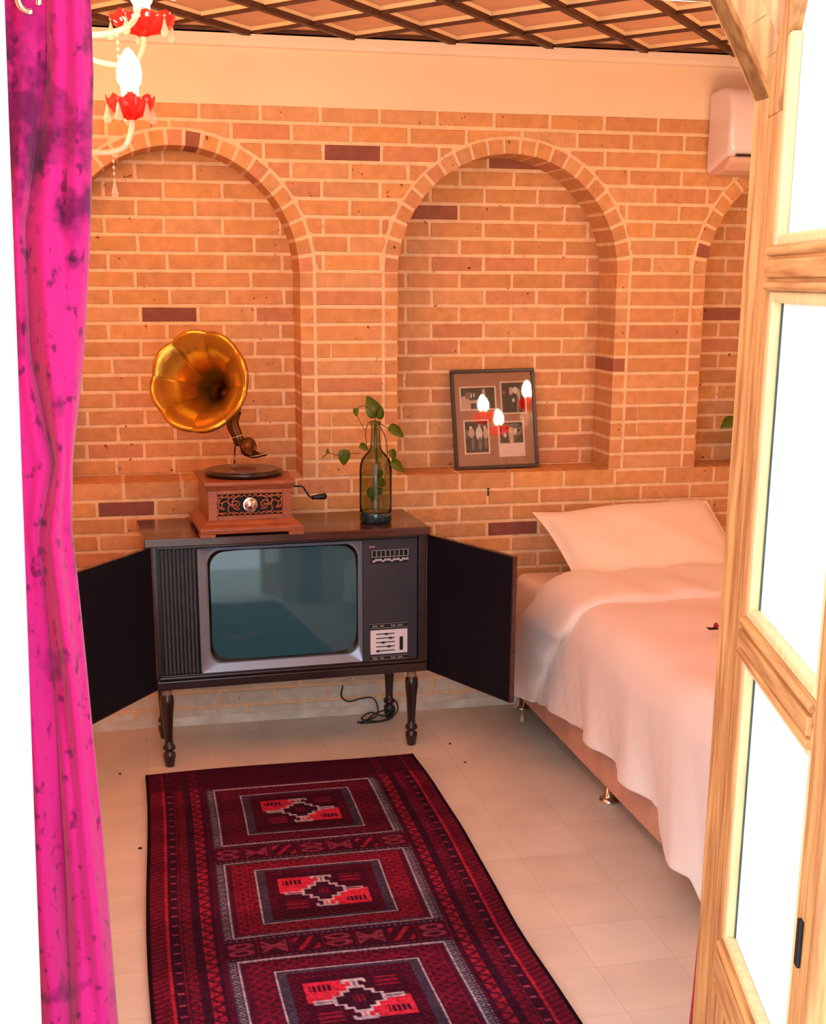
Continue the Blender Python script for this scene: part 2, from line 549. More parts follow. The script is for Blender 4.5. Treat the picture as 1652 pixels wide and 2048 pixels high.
# bricks at the back of the niches
for ci, c in enumerate(CX):
    z = SILL + MO / 2
    n = 0
    while z < SPR + RI:
        zt = z + H - MO
        x = c - RI - 0.02 - random.uniform(0, 0.02) - (PITCH / 2 if n % 2 else 0)
        while x < c + RI + 0.03:
            a, b2 = max(c - RI - 0.02, x), min(c + RI + 0.02, x + PITCH - MO)
            course_bricks(a, b2, z, zt, 1, yf=ND - 0.004, yb=ND + 0.004)
            x += PITCH
        z += H; n += 1
    # arch ring blocks through the depth of the niche
    nv = 23
    for q in range(nv):
        g = MO / RI * 0.5
        a0 = PI * q / nv + g; a1 = PI * (q + 1) / nv - g
        r0, r1 = RI - 0.002 + random.uniform(-.001, .001), RO + random.uniform(-.002, .002)
        vs = []
        for y in (-0.005 + random.uniform(-.001, .001), ND - 0.008):
            for (r, a) in ((r0, a0), (r0, (a0 + a1) / 2), (r0, a1), (r1, a1), (r1, (a0 + a1) / 2), (r1, a0)):
                vs.append(bm.verts.new((c + r * math.cos(a), y, SPR + r * math.sin(a))))
        fs = [bm.faces.new(vs[:6]), bm.faces.new(vs[6:][::-1])]
        for i in range(6):
            fs.append(bm.faces.new((vs[i], vs[(i + 1) % 6], vs[6 + (i + 1) % 6], vs[6 + i])))
        paint(fs, bcol(c + 9, 2.0) * 0.97)
# mortar bed: front, reveals, soffits, niche back
mf = []
def quad(*p):
    f = bm.faces.new([bm.verts.new(q) for q in p]); mf.append(f)
quad((X0, 0, 0), (X1, 0, 0), (X1, 0, SILL), (X0, 0, SILL))
edges = [X0] + sum([[c - RI, c + RI] for c in CX], []) + [X1]
for i in range(0, len(edges), 2):
    if edges[i + 1] > edges[i]:
        quad((edges[i], 0, SILL), (edges[i + 1], 0, SILL), (edges[i + 1], 0, 2.266), (edges[i], 0, 2.266))
for c in CX:
    N = 40
    for i in range(N):
        a, b2 = PI * i / N, PI * (i + 1) / N
        xa, xb = c + RI * math.cos(a), c + RI * math.cos(b2)
        za, zb2 = SPR + RI * math.sin(a), SPR + RI * math.sin(b2)
        quad((xa, 0, za), (xb, 0, zb2), (xb, 0, 2.266), (xa, 0, 2.266))
        quad((xa, 0, za), (xb, 0, zb2), (xb, ND, zb2), (xa, ND, za))
    for s in (-1, 1):
        quad((c + s * RI, 0, SILL), (c + s * RI, ND, SILL), (c + s * RI, ND, SPR), (c + s * RI, 0, SPR))
    quad((c - RI, ND, SILL), (c + RI, ND, SILL), (c + RI, ND, SPR + RI), (c - RI, ND, SPR + RI))
    quad((c - RI, 0, SILL), (c + RI, 0, SILL), (c + RI, ND, SILL), (c - RI, ND, SILL))
# body of the wall behind
quad((X0, ND + .05, 0), (X1, ND + .05, 0), (X1, ND + .05, 2.266), (X0, ND + .05, 2.266))
paint(mf, MORT)
for f in mf:
    if all(v.co.z < 1.0 for v in f.verts) and abs(f.verts[0].co.y) < 1e-6 and f.calc_area() > 3:
        pass
me = bpy.data.meshes.new('wall_back')
bm.to_mesh(me); bm.free()
me.materials.append(M['brick'])
struct(link(bpy.data.objects.new('wall_back', me)))

# pale splashed band at the foot of the brick wall
bm = bmesh.new(); bx(bm, X0, X1, -0.006, 0.001, 0, 0.035)
struct(obj('baseboard_back', bm, mat('skirting_lime', srgb(232, 228, 216), 0.9, col2=srgb(196, 188, 174), nscale=9)))
# plaster frieze, cornice
bm = bmesh.new(); bx(bm, X0, X1, 0.001, ND + .05, 2.2655, 2.56)
struct(obj('wall_back_upper', bm, M['plaster']))
bm = bmesh.new()
prism(bm, [(0.0, 2.452), (-0.012, 2.456), (-0.016, 2.470), (-0.016, 2.5), (0.0, 2.5)], X1 - X0, 'x', X0)
struct(obj('trim_1', bm, M['cornice']))

# floor of square tiles
def floor_mat():
    m = mat('floor_tiles', srgb(222, 212, 198), 0.42, noise=0.12, nscale=5, bump=0.06, bscale=14, spec=0.35)
    nt = m.node_tree
    b = nt.nodes['Principled BSDF']
    tc = nt.nodes.new('ShaderNodeTexCoord'); mp = nt.nodes.new('ShaderNodeMapping')
    mp.inputs['Location'].default_value = (-0.01, -0.095, 0)
    br = nt.nodes.new('ShaderNodeTexBrick')
    br.offset = 0.0
    br.inputs['Scale'].default_value = 1.0
    br.inputs['Brick Width'].default_value = 0.2155
    br.inputs['Row Height'].default_value = 0.2155
    br.inputs['Mortar Size'].default_value = 0.0016
    br.inputs['Mortar Smooth'].default_value = 0.4
    br.inputs['Color1'].default_value = (1, 1, 1, 1)
    br.inputs['Color2'].default_value = (0.93, 0.91, 0.88, 1)
    br.inputs['Mortar'].default_value = (0.80, 0.77, 0.73, 1)
    nt.links.new(tc.outputs['Object'], mp.inputs[0]); nt.links.new(mp.outputs[0], br.inputs[0])
    prev = b.inputs['Base Color'].links[0].from_socket
    mx = nt.nodes.new('ShaderNodeMix'); mx.data_type = 'RGBA'; mx.blend_type = 'MULTIPLY'; mx.inputs[0].default_value = 1
    nt.links.new(prev, mx.inputs[6]); nt.links.new(br.outputs[0], mx.inputs[7])
    nt.links.new(mx.outputs[2], b.inputs['Base Color'])
    return m
bm = bmesh.new(); bx(bm, X0, X1, -2.8, 0.25, -0.08, 0)
struct(obj('floor', bm, floor_mat()))
bm = bmesh.new(); bx(bm, -7, 8, -9, -2.8, -0.12, -0.02)
struct(obj('ground', bm, M['ground']))

# ceiling: diamond lattice with recessed bevelled panels
bm = bmesh.new()
DX, DY = 0.182, 0.222
YN = -2.68
def clip_poly(poly, fn):
    out = []
    for i in range(len(poly)):
        a, b2 = poly[i], poly[(i + 1) % len(poly)]
        fa, fb = fn(a), fn(b2)
        if fa >= 0: out.append(a)
        if (fa >= 0) != (fb >= 0):
            t = fa / (fa - fb)
            out.append(a.lerp(b2, t))
    return out
bounds = [lambda v: v.x - X0, lambda v: X1 - v.x, lambda v: -0.0 - v.y, lambda v: v.y - YN]
def addp(poly, mi):
    for fn in bounds:
        poly = clip_poly(poly, fn)
        if len(poly) < 3: return
    try: bm.faces.new([bm.verts.new(v) for v in poly]).material_index = mi
    except ValueError: pass
cx0 = 1.39
nx0, nx1 = int((X0 - cx0) / DX) - 2, int((X1 - cx0) / DX) + 2
for i in range(nx0, nx1):
    for j in range(-14, 2):
        if (i + j) % 2: continue
        c = Vector((cx0 + i * DX, (j) * DY, 0))
        out = [Vector((c.x - DX, c.y, ZC + .004)), Vector((c.x, c.y - DY, ZC + .004)), Vector((c.x + DX, c.y, ZC + .004)), Vector((c.x, c.y + DY, ZC + .004))]
        s1, s2 = 0.94, 0.86
        r1 = [Vector((c.x + (v.x - c.x) * s1, c.y + (v.y - c.y) * s1, ZC + .004)) for v in out]
        r2 = [Vector((c.x + (v.x - c.x) * s2, c.y + (v.y - c.y) * s2, ZC + .014)) for v in out]
        for q in range(4):
            q2 = (q + 1) % 4
            addp([out[q], out[q2], r1[q2], r1[q]], 0)
            addp([r1[q], r1[q2], r2[q2], r2[q]], 1)
        addp(r2, 0)
struct(obj('ceiling', bm, [M['ceil'], M['ceil_edge']]))
box('ceiling_slab', (X0, X1, -2.8, 0.25, ZC + 0.03, ZC + 0.15), M['plaster'], bevel=0)['kind'] = 'structure'
bm = bmesh.new()
def strip(p, q, wd=0.020, z0=ZC - 0.010, z1=ZC + 0.006):
    p, q = Vector(p), Vector(q)
    # clip to room
    def cl(p, q):
        pts = [p, q]
        for fn in bounds:
            fa, fb = fn(pts[0]), fn(pts[1])
            if fa < 0 and fb < 0: return None
            if fa < 0: pts[0] = pts[0].lerp(pts[1], fa / (fa - fb))
            elif fb < 0: pts[1] = pts[0].lerp(pts[1], fa / (fa - fb))
        return pts
    r = cl(p, q)
    if not r or (r[0] - r[1]).length < 0.02: return
    p, q = r
    d = (q - p).normalized(); n = Vector((-d.y, d.x, 0)) * wd / 2
    vs = [bm.verts.new((v.x, v.y, z)) for z in (z0, z1) for v in (p - n, q - n, q + n, p + n)]
    for f in ((0, 1, 2, 3), (7, 6, 5, 4), (0, 4, 5, 1), (1, 5, 6, 2), (2, 6, 7, 3), (3, 7, 4, 0)):
        bm.faces.new([vs[x] for x in f])
for i in range(-40, 40):
    xs = cx0 + DX + i * 2 * DX
    strip((xs, 0, 0), (xs + 13 * DX, -13 * DY, 0), 0.012, ZC - 0.006, ZC + 0.0065)
    strip((xs, 0, 0), (xs - 13 * DX, -13 * DY, 0), 0.021, ZC - 0.012)
bx(bm, X0, X1, -0.016, 0.0, ZC - 0.006, ZC + 0.012)
struct(obj('trim_2', bm, M['batten']))

# side walls, front wall with the arched doorway
box('wall_left', (X0 - 0.1, X0, -2.8, 0.3, 0, 2.62), M['plaster'], bevel=0)['kind'] = 'structure'
box('wall_right', (X1, X1 + 0.1, -2.8, 0.3, 0, 2.62), M['plaster'], bevel=0)['kind'] = 'structure'
DOOR_L, DOOR_R = -0.35, 1.046
bm = bmesh.new()
for a, b2, z0, z1 in ((X0 - 3, DOOR_L - .035, 0, 3.2), (DOOR_R, X1 + 3, 0, 3.2), (DOOR_L - .035, DOOR_R, 2.50, 3.2)):
    bx(bm, a, b2, -2.80, -2.752, z0, z1)
struct(obj('wall_front', bm, M['white']))
bm = bmesh.new()
prism(bm, [(-1.2, -0.02), (-0.208, -0.02), (-0.192, 0.46), (-0.161, 1.334), (-0.136, 2.05), (-0.125, 2.6), (-1.2, 2.6)], 0.10, 'y', -2.91)
struct(obj('wall_outer', bm, M['white']))
# fixed frame of the doorway with an arched head
AC_, AH = 0.336, 0.686
def archz(dx):  # dx from jamb face
    return 1.960 + 0.53 * (1 - (1 - min(dx, AH) / AH) ** 2.3)
bm = bmesh.new()
bx(bm, 1.022, 1.045, -2.803, -2.75, 0, 1.96)
bx(bm, DOOR_L - 0.030, DOOR_L, -2.803, -2.75, 0, 1.96)
for side in (1, -1):
    pts = []
    for i in range(25):
        dx = AH * i / 24
        pts.append((AC_ + side * (AH - dx), archz(dx)))
    X = AC_ + side * (AH + 0.024)
    poly_o = [(X, 1.96), (X, 2.5)]
    for i in range(24):
        (xa, za), (xb, zb2) = pts[i], pts[i + 1]
        w1, w2 = 0.05 * side, 0.05 * side
        # moulded inner member
        n = Vector((zb2 - za, -(xb - xa))).normalized()
        o1 = (xa + abs(n.x) * 0.045 * side, za + abs(n.y) * 0.045)
        o2 = (xb + abs(n.x) * 0.045 * side, zb2 + abs(n.y) * 0.045)
        prism(bm, [(xa, za), (xb, zb2), o2, o1], 0.065, 'y', -2.815)
    prism(bm, [(X, 1.956)] + pts + [(AC_, 2.499), (X, 2.499)], 0.045, 'y', -2.80)
struct(obj('trim_3', bm, M['pine']))

# open leaf of the glazed double door
LD = math.atan2(-0.9954, -0.2662)            # direction from hinge to free stile
leaf = struct(thing('door_1', 'open glazed pine door leaf with arched top, right of the doorway', 'door', (1.041, -2.808, 0.0), LD))
def L(name, dims, material=None, bev=0.003, parent=None):
    return box(name, dims, material or M['pine'], parent or leaf, bev)
T0, T1 = -0.022, 0.020        # leaf thickness about the local plane; local -y is ... room face
LW = 0.655
def ltop(x):
    return 1.975 + 0.52 * (1 - (1 - min(x, 0.66) / 0.66) ** 2.3)
def member(name, x0, x1, zf0, zf1, y0, y1, material, n=20):
    bm = bmesh.new()
    A, B = [], []
    for i in range(n + 1):
        x = x0 + (x1 - x0) * i / n
        A.append((x, zf0(x))); B.append((x, zf1(x)))
    prism(bm, A + B[::-1], y1 - y0, 'y', y0)
    return obj(name, bm, material, leaf, bevel=0.002)
L('stile', (0.0, 0.095, T0, T1, 0.02, 1.93))
L('stile', (0.56, LW, T0, T1, 0.02, 2.36))
member('arched_rail', 0.0, LW, lambda x: ltop(x) - 0.105 if x > 0.095 else 1.93, lambda x: ltop(x) - 0.004, T0, T1, M['pine'])
for z0, z1 in ((1.664, 1.730), (1.068, 1.134), (0.44, 0.535)):
    L('rail', (0.095, 0.56, T0 - 0.001, T1 + 0.001, z0, z1), M['pinerail'])
    bm = bmesh.new()
    for zz in (z0 + 0.007, z1 - 0.007):
        tube(bm, [(0.097, T0 - 0.003, zz), (0.558, T0 - 0.003, zz)], 0.007, 12)
    bx(bm, 0.097, 0.558, T0 - 0.009, T0, z0 + 0.020, z1 - 0.020)
    obj('moulding', bm, M['pinerail'], bpy.data.objects[[o.name for o in leaf.children if o.name.startswith('rail')][-1]], bevel=0.003)
L('rail', (0.095, 0.56, T0, T1, 0.02, 0.14), M['pinerail'])
L('lower_panel', (0.095, 0.56, -0.008, 0.008, 0.14, 0.44), bev=0.001)
panes = [(0.535, 1.068), (1.134, 1.664), (1.730, None)]
for z0, z1 in panes:
    if z1:
        p = L('glass_pane', (0.095, 0.56, -0.002, 0.002, z0, z1), M['frosted'], 0)
        bm = bmesh.new()
        for ya, yb in ((T0 + 0.002, -0.002), (0.002, T1 - 0.002)):
            bx(bm, 0.095, 0.12, ya, yb, z0, z1); bx(bm, 0.54, 0.56, ya, yb, z0, z1)
            bx(bm, 0.12, 0.54, ya, yb, z0, z0 + 0.018); bx(bm, 0.12, 0.54, ya, yb, z1 - 0.018, z1)
        obj('glazing_bead', bm, M['pinebead'], p, bevel=0.004)
        bm = bmesh.new(); bx(bm, 0.119, 0.1235, -0.0045, -0.0015, z0 + 0.018, z1 - 0.018); obj('putty_line', bm, M['putty'], p)
    else:
        p = member('glass_pane', 0.095, 0.56, lambda x: 1.73, lambda x: ltop(x) - 0.10, -0.002, 0.002, M['frosted'])
        p.modifiers.clear()
        bm = bmesh.new()
        for ya, yb in ((T0 + 0.002, -0.002), (0.002, T1 - 0.002)):
            bx(bm, 0.095, 0.12, ya, yb, 1.73, ltop(0.1) - 0.1)
            bx(bm, 0.12, 0.54, ya, yb, 1.73, 1.748)
        obj('glazing_bead', bm, M['pinebead'], p, bevel=0.004)
bm = bmesh.new()
bx(bm, 0.584, 0.600, T0 - 0.006, T0, 0.765, 0.835)
obj('lock_plate', bm, M['lock'], leaf, bevel=0.002)

# ================================================================== RUG
RW, RL = 0.962, 2.30
nu, nv = 241, 576
U, V = np.meshgrid(np.linspace(0, RW, nu), np.linspace(0, RL, nv), indexing='ij')
c_dark, c_red, c_bright, c_wine, c_grey, c_white, c_pink = (lin(56, 16, 40), lin(116, 20, 44), lin(170, 34, 56), lin(76, 16, 44), lin(70, 66, 88), lin(182, 168, 182), lin(150, 56, 82))
C = np.zeros((nu, nv, 3)) + c_wine
def setc(mask, c, a=1.0): C[mask] = C[mask] * (1 - a) + c * a
rs = np.random.RandomState(3)
# side borders, mirrored
s = np.minimum(U, RW - U)
phase = np.where(U < RW / 2, 1.0, -1.0)
setc(s < 0.190, c_dark)
m1 = (s > 0.010) & (s < 0.052); setc(m1, c_red)
setc(m1 & (np.sin((V * 1.0 + phase * s * 0.5) * 2 * PI / 0.022) > 0.25), c_dark, 0.8)
setc((s > 0.052) & (s < 0.057), c_bright)
m1 = (s > 0.068) & (s < 0.082); setc(m1 & (np.sin(V * 2 * PI / 0.05) > 0.85), c_pink)
setc((s > 0.088) & (s < 0.091), c_red)
m1 = (s > 0.093) & (s < 0.118); setc(m1, c_red)
zz = np.abs(((V / 0.030) % 1) - 0.5) * 2
setc(m1 & (np.abs((s - 0.093) / 0.025 - zz) < 0.22), c_dark, 0.9)
setc((s > 0.121) & (s < 0.1235), c_grey)
m1 = (s > 0.142) & (s < 0.172); setc(m1, c_bright, 0.8)
zz = np.abs(((V / 0.044 + 0.3) % 1) - 0.5) * 2
setc(m1 & (np.abs((s - 0.142) / 0.030 - zz) < 0.25), c_dark, 0.9)
setc(m1 & (np.sin(V * 2 * PI / 0.011) * np.sin(s * 2 * PI / 0.01) > 0.5), c_dark, 0.6)
# inner field
infld = s >= 0.178
setc(infld, c_wine)
xc = 0.485
P0, PER = 0.420, 0.578
def rect(x0, x1, y0, y1): return (U > x0) & (U < x1) & (V > y0) & (V < y1)
def outline(x0, x1, y0, y1, t, c, dots=False):
    mm = rect(x0, x1, y0, y1) & ~rect(x0 + t, x1 - t, y0 + t, y1 - t)
    if dots: mm &= (np.sin((U + V) * 2 * PI / 0.018) > -0.1)
    setc(mm, c)
for kk in range(4):
    vc = P0 + kk * PER
    hw, hh = 0.292, 0.230
    ox0, ox1, oy0, oy1 = xc - hw, xc + hw, vc - hh, vc + hh
    setc(rect(ox0, ox1, oy0, oy1), c_grey * 0.55 + c_dark * 0.4)
    mm = rect(ox0, ox1, oy0, oy1) & ~rect(ox0 + 0.03, ox1 - 0.03, oy0 + 0.012, oy1 - 0.012)
    setc(mm & (np.sin(V * 2 * PI / 0.014) * np.sin(U * 2 * PI / 0.014) > 0.25), c_white, 0.45)
    outline(ox0 + 0.026, ox1 - 0.026, oy0 + 0.002, oy1 - 0.002, 0.0045, c_white)
    setc(rect(ox0 + 0.032, ox1 - 0.032, oy0 + 0.012, oy1 - 0.012), c_wine)
    # red inner border with little motifs
    mm = rect(ox0 + 0.045, ox1 - 0.045, oy0 + 0.018, oy1 - 0.018)
    fr = mm & ~rect(ox0 + 0.105, ox1 - 0.105, oy0 + 0.062, oy1 - 0.062)
    setc(fr, c_red if kk else c_red * 0.8)
    mot = (np.sin(U * 2 * PI / 0.034 + 0.5) * np.sin(V * 2 * PI / 0.030 + kk) > 0.22)
    setc(fr & mot, c_dark, 0.85)
    mot2 = (np.sin(U * 2 * PI / 0.0113) * np.sin(V * 2 * PI / 0.010) > 0.35)
    setc(fr & mot2, c_dark if kk != 1 else c_bright, 0.6)
    side = fr & (V > vc - hh + 0.062) & (V < vc + hh - 0.062)
    setc(side & (np.abs(np.sin(V * PI / 0.045)) < 0.10), c_wine, 0.8)
    # inner box
    ix0, ix1, iy0, iy1 = xc - 0.182, xc + 0.182, vc - 0.164, vc + 0.164
    setc(rect(ix0, ix1, iy0, iy1), c_grey * 0.5 + c_dark * 0.5)
    outline(ix0, ix1, iy0, iy1, 0.0045, c_white, dots=False)
    mm = rect(ix0 + 0.006, ix1 - 0.006, iy0 + 0.005, iy1 - 0.005)
    setc(mm & (np.sin((V + U) * 2 * PI / 0.015) > 0.6), c_grey * 1.3, 0.6)
    setc(rect(ix0 + 0.026, ix1 - 0.026, iy0 + 0.016, iy1 - 0.016), c_wine * 0.7)
    mm = rect(ix0 + 0.03, ix1 - 0.03, iy0 + 0.02, iy1 - 0.02) & ~rect(xc - 0.132, xc + 0.132, vc - 0.12, vc + 0.12)
    setc(mm & (np.sin(V * 2 * PI / 0.02) * np.sin(U * 2 * PI / 0.02) > 0.4), c_red, 0.8)
    setc(rect(xc - 0.125, xc + 0.125, vc - 0.115, vc + 0.115), c_wine * 0.72)
    # red quarters
    du, dv = U - xc, V - vc
    for sx, sy in ((-1, -1), (1, 1)):
        q = (du * sx > 0.0) & (du * sx < 0.122) & (dv * sy > 0.002) & (dv * sy < 0.092) & (np.abs(du) + np.abs(dv) * 1.1 > 0.055)
        setc(q, c_bright * 1.45)
        g = (np.abs(du * sx - 0.085) < 0.026) & (np.abs(dv * sy - 0.062) < 0.014) & (np.sin(U * 2 * PI / 0.012) > -0.6)
        setc(g, c_dark)
    for sx, sy in ((1, -1), (-1, 1)):
        g = (np.abs(du * sx - 0.082) < 0.030) & (np.abs(dv * sy - 0.070) < 0.022) & (np.sin(V * 2 * PI / 0.02) > -0.5)
        setc(g, c_red * 1.2)
    # stepped cross with hooked arms
    def stepped(k2): return ((np.abs(du) < 0.020 * k2) & (np.abs(dv) < 0.052 * k2)) | ((np.abs(du) < 0.036 * k2) & (np.abs(dv) < 0.034 * k2)) | ((np.abs(du) < 0.054 * k2) & (np.abs(dv) < 0.017 * k2))
    setc(stepped(1.18), c_white); setc(stepped(0.98), c_dark)
    setc((np.abs(du) < 0.016) & (np.abs(dv) < 0.016) & (np.sin(U * 2 * PI / 0.012) > 0), c_red)
    lw = 0.0032
    for sg in (-1, 1):
        setc((np.abs(np.abs(du) - 0.006) < lw) & (dv * sg > 0.055) & (dv * sg < 0.088), c_white)
        setc((np.abs(du) < 0.028) & (np.abs(dv * sg - 0.088) < lw * 1.3), c_white)
        setc((np.abs(np.abs(du) - 0.027) < lw) & (dv * sg > 0.074) & (dv * sg < 0.09), c_white)
        setc((np.abs(np.abs(dv) - 0.006) < lw) & (du * sg > 0.060) & (du * sg < 0.105), c_white)
        setc((np.abs(dv - 0.0) < 0.010) & (np.abs(du * sg - 0.107) < lw), c_white, 0.7)
    # row of motifs between the boxes
    r0, r1 = vc + hh + 0.006, vc + PER - hh - 0.006
    mm = rect(ox0 - 0.005, ox1 + 0.005, r0, r1); setc(mm, c_wine * 0.85)
    for e in (r0, r1 - 0.008):
        setc(rect(ox0, ox1, e, e + 0.008) & (np.sin(U * 2 * PI / 0.016) > 0.1), c_grey * 1.6)
    t = ((U - ox0) / 0.0834)
    f = t % 1; cell = np.floor(t).astype(int)
    body = mm & (V > r0 + 0.018) & (V < r1 - 0.018) & (f > 0.10) & (f < 0.90)
    vv = (V - r0 - 0.018) / (r1 - r0 - 0.036)
    kind = cell % 3
    loops = (np.abs(np.hypot((f - 0.5) * 2.0, (np.abs(vv - 0.5) - 0.25) * 3.6) - 0.62) < 0.2)
    hour = (np.abs(f - 0.5) > 0.36 - 0.3 * (1 - np.abs(vv - 0.5) * 2) * 0 ) | (np.abs(vv - 0.5) < 0.12) | (np.abs(np.abs(f - 0.5) * 2 - np.abs(vv - 0.5) * 2) < 0.18)
    zig = (np.abs(((f * 2.0 + vv * 1.0) % 1) - 0.5) < 0.17)
    setc(body & (kind == 0) & loops, c_pink, 0.9); setc(body & (kind == 1) & hour, c_pink, 0.9); setc(body & (kind == 2) & zig, c_bright, 0.95)
    setc(mm & ((f < 0.03)), c_red, 0.8)
# plain dark end
end = V < 0.165
C[end] = C[end] * 0.28 + c_wine * 0.42
setc(s < 0.009, lin(24, 10, 24))
C *= (1 + (rs.rand(nu, nv, 1) - 0.5) * 0.75)
C *= (0.9 + 0.22 * np.sin(V[..., None] * 9 + np.sin(V[..., None] * 23)))
X = -0.010 + U + 0.010 * np.sin(V * 4.0) * (U / RW) + 0.010 * (1 - U / RW) * np.sin(V * 3 + 1)
X += 0.013 * np.exp(-((V - 0.95) / 0.4) ** 2) * (U / RW)
Y = -0.545 - V + 0.026 * (U / RW) + 0.006 * np.sin(U * 6)
Z = 0.012 + 0.0015 * np.sin(V * 14 + U * 5) + 0.002 * np.exp(-V / 0.02)
rug = grid_obj('rug', np.stack([X, Y, Z], -1), M['rug'], cols=np.clip(C, 0, 1), solid=0.008)
tag(rug, 'long dark red and purple woven rug with three stepped medallions on the floor', 'rug')

# ================================================================== TV CONSOLE
tv = thing('television_console', 'dark wood console television with both doors open, under the gramophone', 'television', (0.077, -0.44, 0), math.radians(3.07))
BW0, BW1 = -0.020, 0.952
bm = bmesh.new()
bx(bm, BW0, BW1, 0.05, 0.34, 0.292, 0.800)
bx(bm, BW0, BW0 + 0.016, -0.004, 0.05, 0.292, 0.800)
bx(bm, BW1 - 0.030, BW1, -0.004, 0.05, 0.292, 0.800)
bx(bm, BW0 + .016, BW1 - .03, 0.006, 0.05, 0.292, 0.336)
bx(bm, BW0 + .016, BW1 - .03, 0.006, 0.05, 0.786, 0.800)
obj('cabinet_body', bm, M['darkwood'], tv, bevel=0.002)
bm = bmesh.new()
bx(bm, BW0 - 0.004, BW1 + 0.004, -0.016, 0.05, 0.290, 0.322)
bx(bm, BW0 + 0.006, BW1 - 0.004, -0.008, 0.05, 0.322, 0.334)
obj('bottom_ledge', bm, M['darkwood'], tv, bevel=0.004)
box('cabinet_top', (-0.046, 0.958, -0.030, 0.352, 0.800, 0.830), M['topwood'], tv, 0.004)
# speaker grille with vertical slats
bm = bmesh.new()
bx(bm, BW0 + .016, 0.130, 0.030, 0.05, 0.336, 0.786, 0)
for i in range(9):
    x = 0.010 + i * 0.0135
    bx(bm, x, x + 0.0075, 0.012, 0.032, 0.338, 0.784, 1)
obj('speaker_grille', bm, [M['black'], M['louvre']], tv, bevel=0.001)
# bezel: rounded opening in a silver surround
def rrect(x0, x1, z0, z1, r, n=8, bulge=0.0):
    pts = []
    for (cx, cz, a0) in ((x1 - r, z0 + r, -PI / 2), (x1 - r, z1 - r, 0), (x0 + r, z1 - r, PI / 2), (x0 + r, z0 + r, PI)):
        for i in range(n + 1):
            a = a0 + PI / 2 * i / n
            pts.append((cx + r * math.cos(a), cz + r * math.sin(a)))
    if bulge:
        mx, mz = (x0 + x1) / 2, (z0 + z1) / 2
        hx, hz = (x1 - x0) / 2, (z1 - z0) / 2
        pts = [(mx + (a - mx) * (1 + bulge * (1 - ((b - mz) / hz) ** 2)), mz + (b - mz) * (1 + bulge * (1 - ((a - mx) / hx) ** 2))) for a, b in pts]
    return pts
def bridge(bm, A, ya, B, yb, mi=0):
    va = [bm.verts.new((p[0], ya, p[1])) for p in A]; vb = [bm.verts.new((p[0], yb, p[1])) for p in B]
    for i in range(len(A)):
        j = (i + 1) % len(A)
        bm.faces.new((va[i], va[j], vb[j], vb[i])).material_index = mi
    return va, vb
outer = rrect(0.134, 0.716, 0.338, 0.785, 0.006)
mid = rrect(0.164, 0.706, 0.366, 0.778, 0.045, bulge=0.012)
inn = rrect(0.170, 0.700, 0.372, 0.773, 0.045, bulge=0.012)
bm = bmesh.new()
bridge(bm, outer, 0.004, mid, 0.018)
bridge(bm, mid, 0.018, inn, 0.014)
bridge(bm, outer, 0.004, rrect(0.134, 0.716, 0.338, 0.785, 0.006), 0.045)
bez = obj('screen_bezel', bm, M['silver'], tv, smooth=False)
inn2 = rrect(0.184, 0.690, 0.386, 0.762, 0.045, bulge=0.015)
bm = bmesh.new()
bridge(bm, inn, 0.014, inn2, 0.024)
obj('screen_mask', bm, M['black'], tv)
# convex picture tube
nu2, nv2 = 33, 25
uu, vv = np.meshgrid(np.linspace(-1, 1, nu2), np.linspace(-1, 1, nv2), indexing='ij')
Pg = np.zeros((nu2, nv2, 3))
Pg[..., 0] = 0.437 + 0.260 * uu; Pg[..., 2] = 0.574 + 0.196 * vv
Pg[..., 1] = 0.026 - 0.022 * (1 - 0.55 * uu ** 2 - 0.45 * vv ** 2)
scr = grid_obj('screen_glass', Pg, M['crt'], tv)
# control panel
bm = bmesh.new(); bx(bm, 0.718, 0.920, 0.004, 0.05, 0.336, 0.786)
cp = obj('control_panel', bm, M['panelgrey'], tv, bevel=0.002)
bm = bmesh.new(); bx(bm, 0.748, 0.886, 0.0005, 0.006, 0.700, 0.748); obj('button_strip', bm, M['black'], cp)
for i in range(8):
    x = 0.7515 + i * 0.0166
    box('push_button', (x, x + 0.0125, -0.004, 0.001, 0.726, 0.745), M['black'], cp, 0.0008)
bm = bmesh.new()
for i in range(9):
    x = 0.7490 + i * 0.0166
    bx(bm, x, x + 0.0028, -0.0012, 0.001, 0.726, 0.745)
bx(bm, 0.749, 0.885, -0.0012, 0.001, 0.7465, 0.7480); bx(bm, 0.749, 0.885, -0.0012, 0.001, 0.7225, 0.7245)
for i in range(8):
    x = 0.752 + i * 0.0166
    bx(bm, x, x + 0.011, -0.0012, 0.001, 0.7045 + (i % 2) * 0.004, 0.7115 + (i % 2) * 0.004)
    bx(bm, x + .010, x + 0.0166, -0.0012, 0.001, 0.7085, 0.7175)
obj('dial_marks', bm, M['tick'], cp)
bm = bmesh.new()
bx(bm, 0.740, 0.762, 0.001, 0.006, 0.757, 0.764); obj('badge', bm, mat('badge_pink', srgb(150, 110, 120), 0.5), cp)
bm = bmesh.new(); bx(bm, 0.744, 0.882, -0.001, 0.006, 0.362, 0.452)
sp = obj('slider_plate', bm, M['lightplate'], cp, bevel=0.001)
for i, kx in enumerate((0.802, 0.818, 0.79, 0.812, 0.77)):
    z = 0.438 - i * 0.0158
    bm = bmesh.new(); bx(bm, 0.764, 0.834, -0.002, 0.0, z - 0.0016, z + 0.0016); bx(bm, kx - .006, kx + .006, -0.006, 0.0, z - 0.0032, z + 0.0028)
    obj('slider', bm, M['black'], sp)
box('power_switch', (0.852, 0.864, -0.006, 0.0, 0.374, 0.424), M['black'], sp, 0.001)
